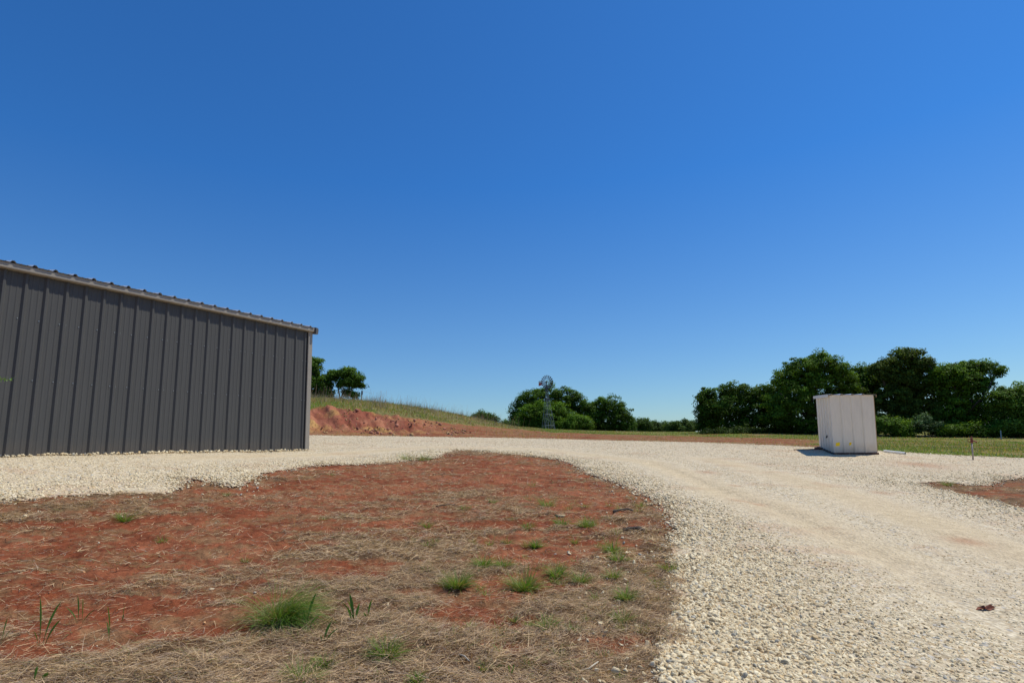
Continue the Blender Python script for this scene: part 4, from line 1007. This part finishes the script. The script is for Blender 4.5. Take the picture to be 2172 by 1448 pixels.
for i, (lb, tx, by, d, L, nl, sz, tone, tr, gp) in enumerate(TREES):
    b = at(tx, by, d); b[2] = terr(b[0:1], b[1:2])[0]
    small = 'shrub' in lb
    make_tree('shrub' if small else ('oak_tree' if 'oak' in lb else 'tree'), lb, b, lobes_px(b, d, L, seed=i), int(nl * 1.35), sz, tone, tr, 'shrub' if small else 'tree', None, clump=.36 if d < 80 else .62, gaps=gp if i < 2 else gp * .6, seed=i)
# understorey shrubs along the foot of the grove, some only dark fillers for shade
SHADE = ((.022, .045, .006), (.05, .085, .010))  # near-black leaf colour that paints the bare shade under the grove
SH = [(1640, 914, 26, 8, SHADE, 'low foliage darkened to stand in for shade under the grove left of the pump house'), (1520, 914, 30, 6, SHADE, 'low foliage darkened to stand in for shade under the left end of the grove'), (1580, 913, 34, 7, SHADE, 'low foliage darkened to stand in for shade under the second grove oak'), (1700, 912, 30, 9, SHADE, 'low foliage darkened to stand in for shade close behind the left side of the pump house'),
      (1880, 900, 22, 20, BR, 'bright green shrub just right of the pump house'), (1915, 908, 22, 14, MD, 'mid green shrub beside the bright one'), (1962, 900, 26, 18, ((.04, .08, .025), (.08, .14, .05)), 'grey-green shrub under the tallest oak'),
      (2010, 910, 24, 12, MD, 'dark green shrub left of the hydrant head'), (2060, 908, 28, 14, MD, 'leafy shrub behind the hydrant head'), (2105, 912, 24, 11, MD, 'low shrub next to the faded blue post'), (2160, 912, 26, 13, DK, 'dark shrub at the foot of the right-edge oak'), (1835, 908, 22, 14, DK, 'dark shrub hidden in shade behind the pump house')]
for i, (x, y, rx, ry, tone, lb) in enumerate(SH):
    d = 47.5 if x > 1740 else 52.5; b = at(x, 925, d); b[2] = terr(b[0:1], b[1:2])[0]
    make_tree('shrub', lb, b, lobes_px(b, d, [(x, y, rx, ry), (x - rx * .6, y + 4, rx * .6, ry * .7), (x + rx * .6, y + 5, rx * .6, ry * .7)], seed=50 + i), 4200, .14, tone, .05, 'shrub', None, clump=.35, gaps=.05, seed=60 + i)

# green sprig at the left edge: sapling standing just outside the frame
sb = at(-60, 1100, 3.4); sb[2] = terr(sb[0:1], sb[1:2])[0]
tipw = at(26, 808, 3.2); j0 = at(-55, 800, 3.4)
sap = empty('sapling', sb, 0, 'feathery green sprig poking in from the left edge against the barn wall', 'sapling')
MB().tube([(0, 0, -.02), tuple((j0 - sb) * .5 + np.array([.02, 0, 0])), tuple(j0 - sb), tuple(j0 - sb + np.array([0, 0, .25]))], [.008, .006, .005, .002], 7).build('stem', MAT['twig'], sap, smooth=True)
MB().tube([tuple(j0 - sb), tuple((j0 * .4 + tipw * .6) - sb + np.array([0, 0, .012])), tuple(tipw - sb)], [.003, .0018, .0008], 6).build('twig', MAT['twig'], sap, smooth=True)
n = 46; t = rng.uniform(.25, 1, n); side = np.where(rng.random(n) < .5, 1, -1)
bp = (j0[None] * (1 - t[:, None]) + tipw[None] * t[:, None]) - sb + np.array([0, 0, .006])
v, f, c = blades(bp, rng.uniform(.012, .03, n), np.full(n, .004), side * rng.uniform(.5, 1.2, n), rng.normal(0, .5, n), rng.normal(0, .2, n), green_cols(n, 0, (.10, .22, .03), (.2, .36, .06)), 2, .3)
mesh_np('leaves', v, f, MAT['blade'], sap, attrs={'Col': c})

# ------------------------------------------------------------------ light and sky
SUN_AZ, SUN_EL = R_(75), R_(61)
ld = bpy.data.lights.new('sun', 'SUN'); ld.energy = 4.0; ld.angle = R_(.53); ld.color = (1, .95, .83)
lo = bpy.data.objects.new('sun', ld); C.objects.link(lo)
sdir = Vector((math.sin(SUN_AZ) * math.cos(SUN_EL), math.cos(SUN_AZ) * math.cos(SUN_EL), math.sin(SUN_EL)))
lo.rotation_euler = sdir.to_track_quat('Z', 'Y').to_euler(); lo.location = (20, 5, 40)
w = bpy.data.worlds.new('World'); bpy.context.scene.world = w; w.use_nodes = True; nt = w.node_tree
bg = nt.nodes['Background']; sky = N(nt, 'ShaderNodeTexSky'); sky.sky_type = 'NISHITA'; sky.sun_disc = False
sky.sun_elevation = SUN_EL; sky.sun_rotation = SUN_AZ; sky.air_density = 1.0; sky.dust_density = .35; sky.ozone_density = 2.2; sky.altitude = 300
SKY_MUL = (.27, .785, 1.34)
tc = N(nt, 'ShaderNodeTexCoord'); sx = N(nt, 'ShaderNodeSeparateXYZ'); nt.links.new(tc.outputs['Generated'], sx.inputs[0])
tint = mixc(nt, mapr(nt, sx.outputs[2], 0, .42), (.68, .88, 1.03), SKY_MUL)
c = mixc(nt, 1., sky.outputs[0], tint, 'MULTIPLY'); nt.links.new(c, bg.inputs[0]); bg.inputs[1].default_value = .10
sc = bpy.context.scene
sc.view_settings.view_transform = 'Standard'; sc.view_settings.look = 'None'; sc.view_settings.exposure = 0; sc.view_settings.gamma = 1
sc.render.engine = 'CYCLES'; sc.cycles.max_bounces = 6; sc.cycles.transparent_max_bounces = 4
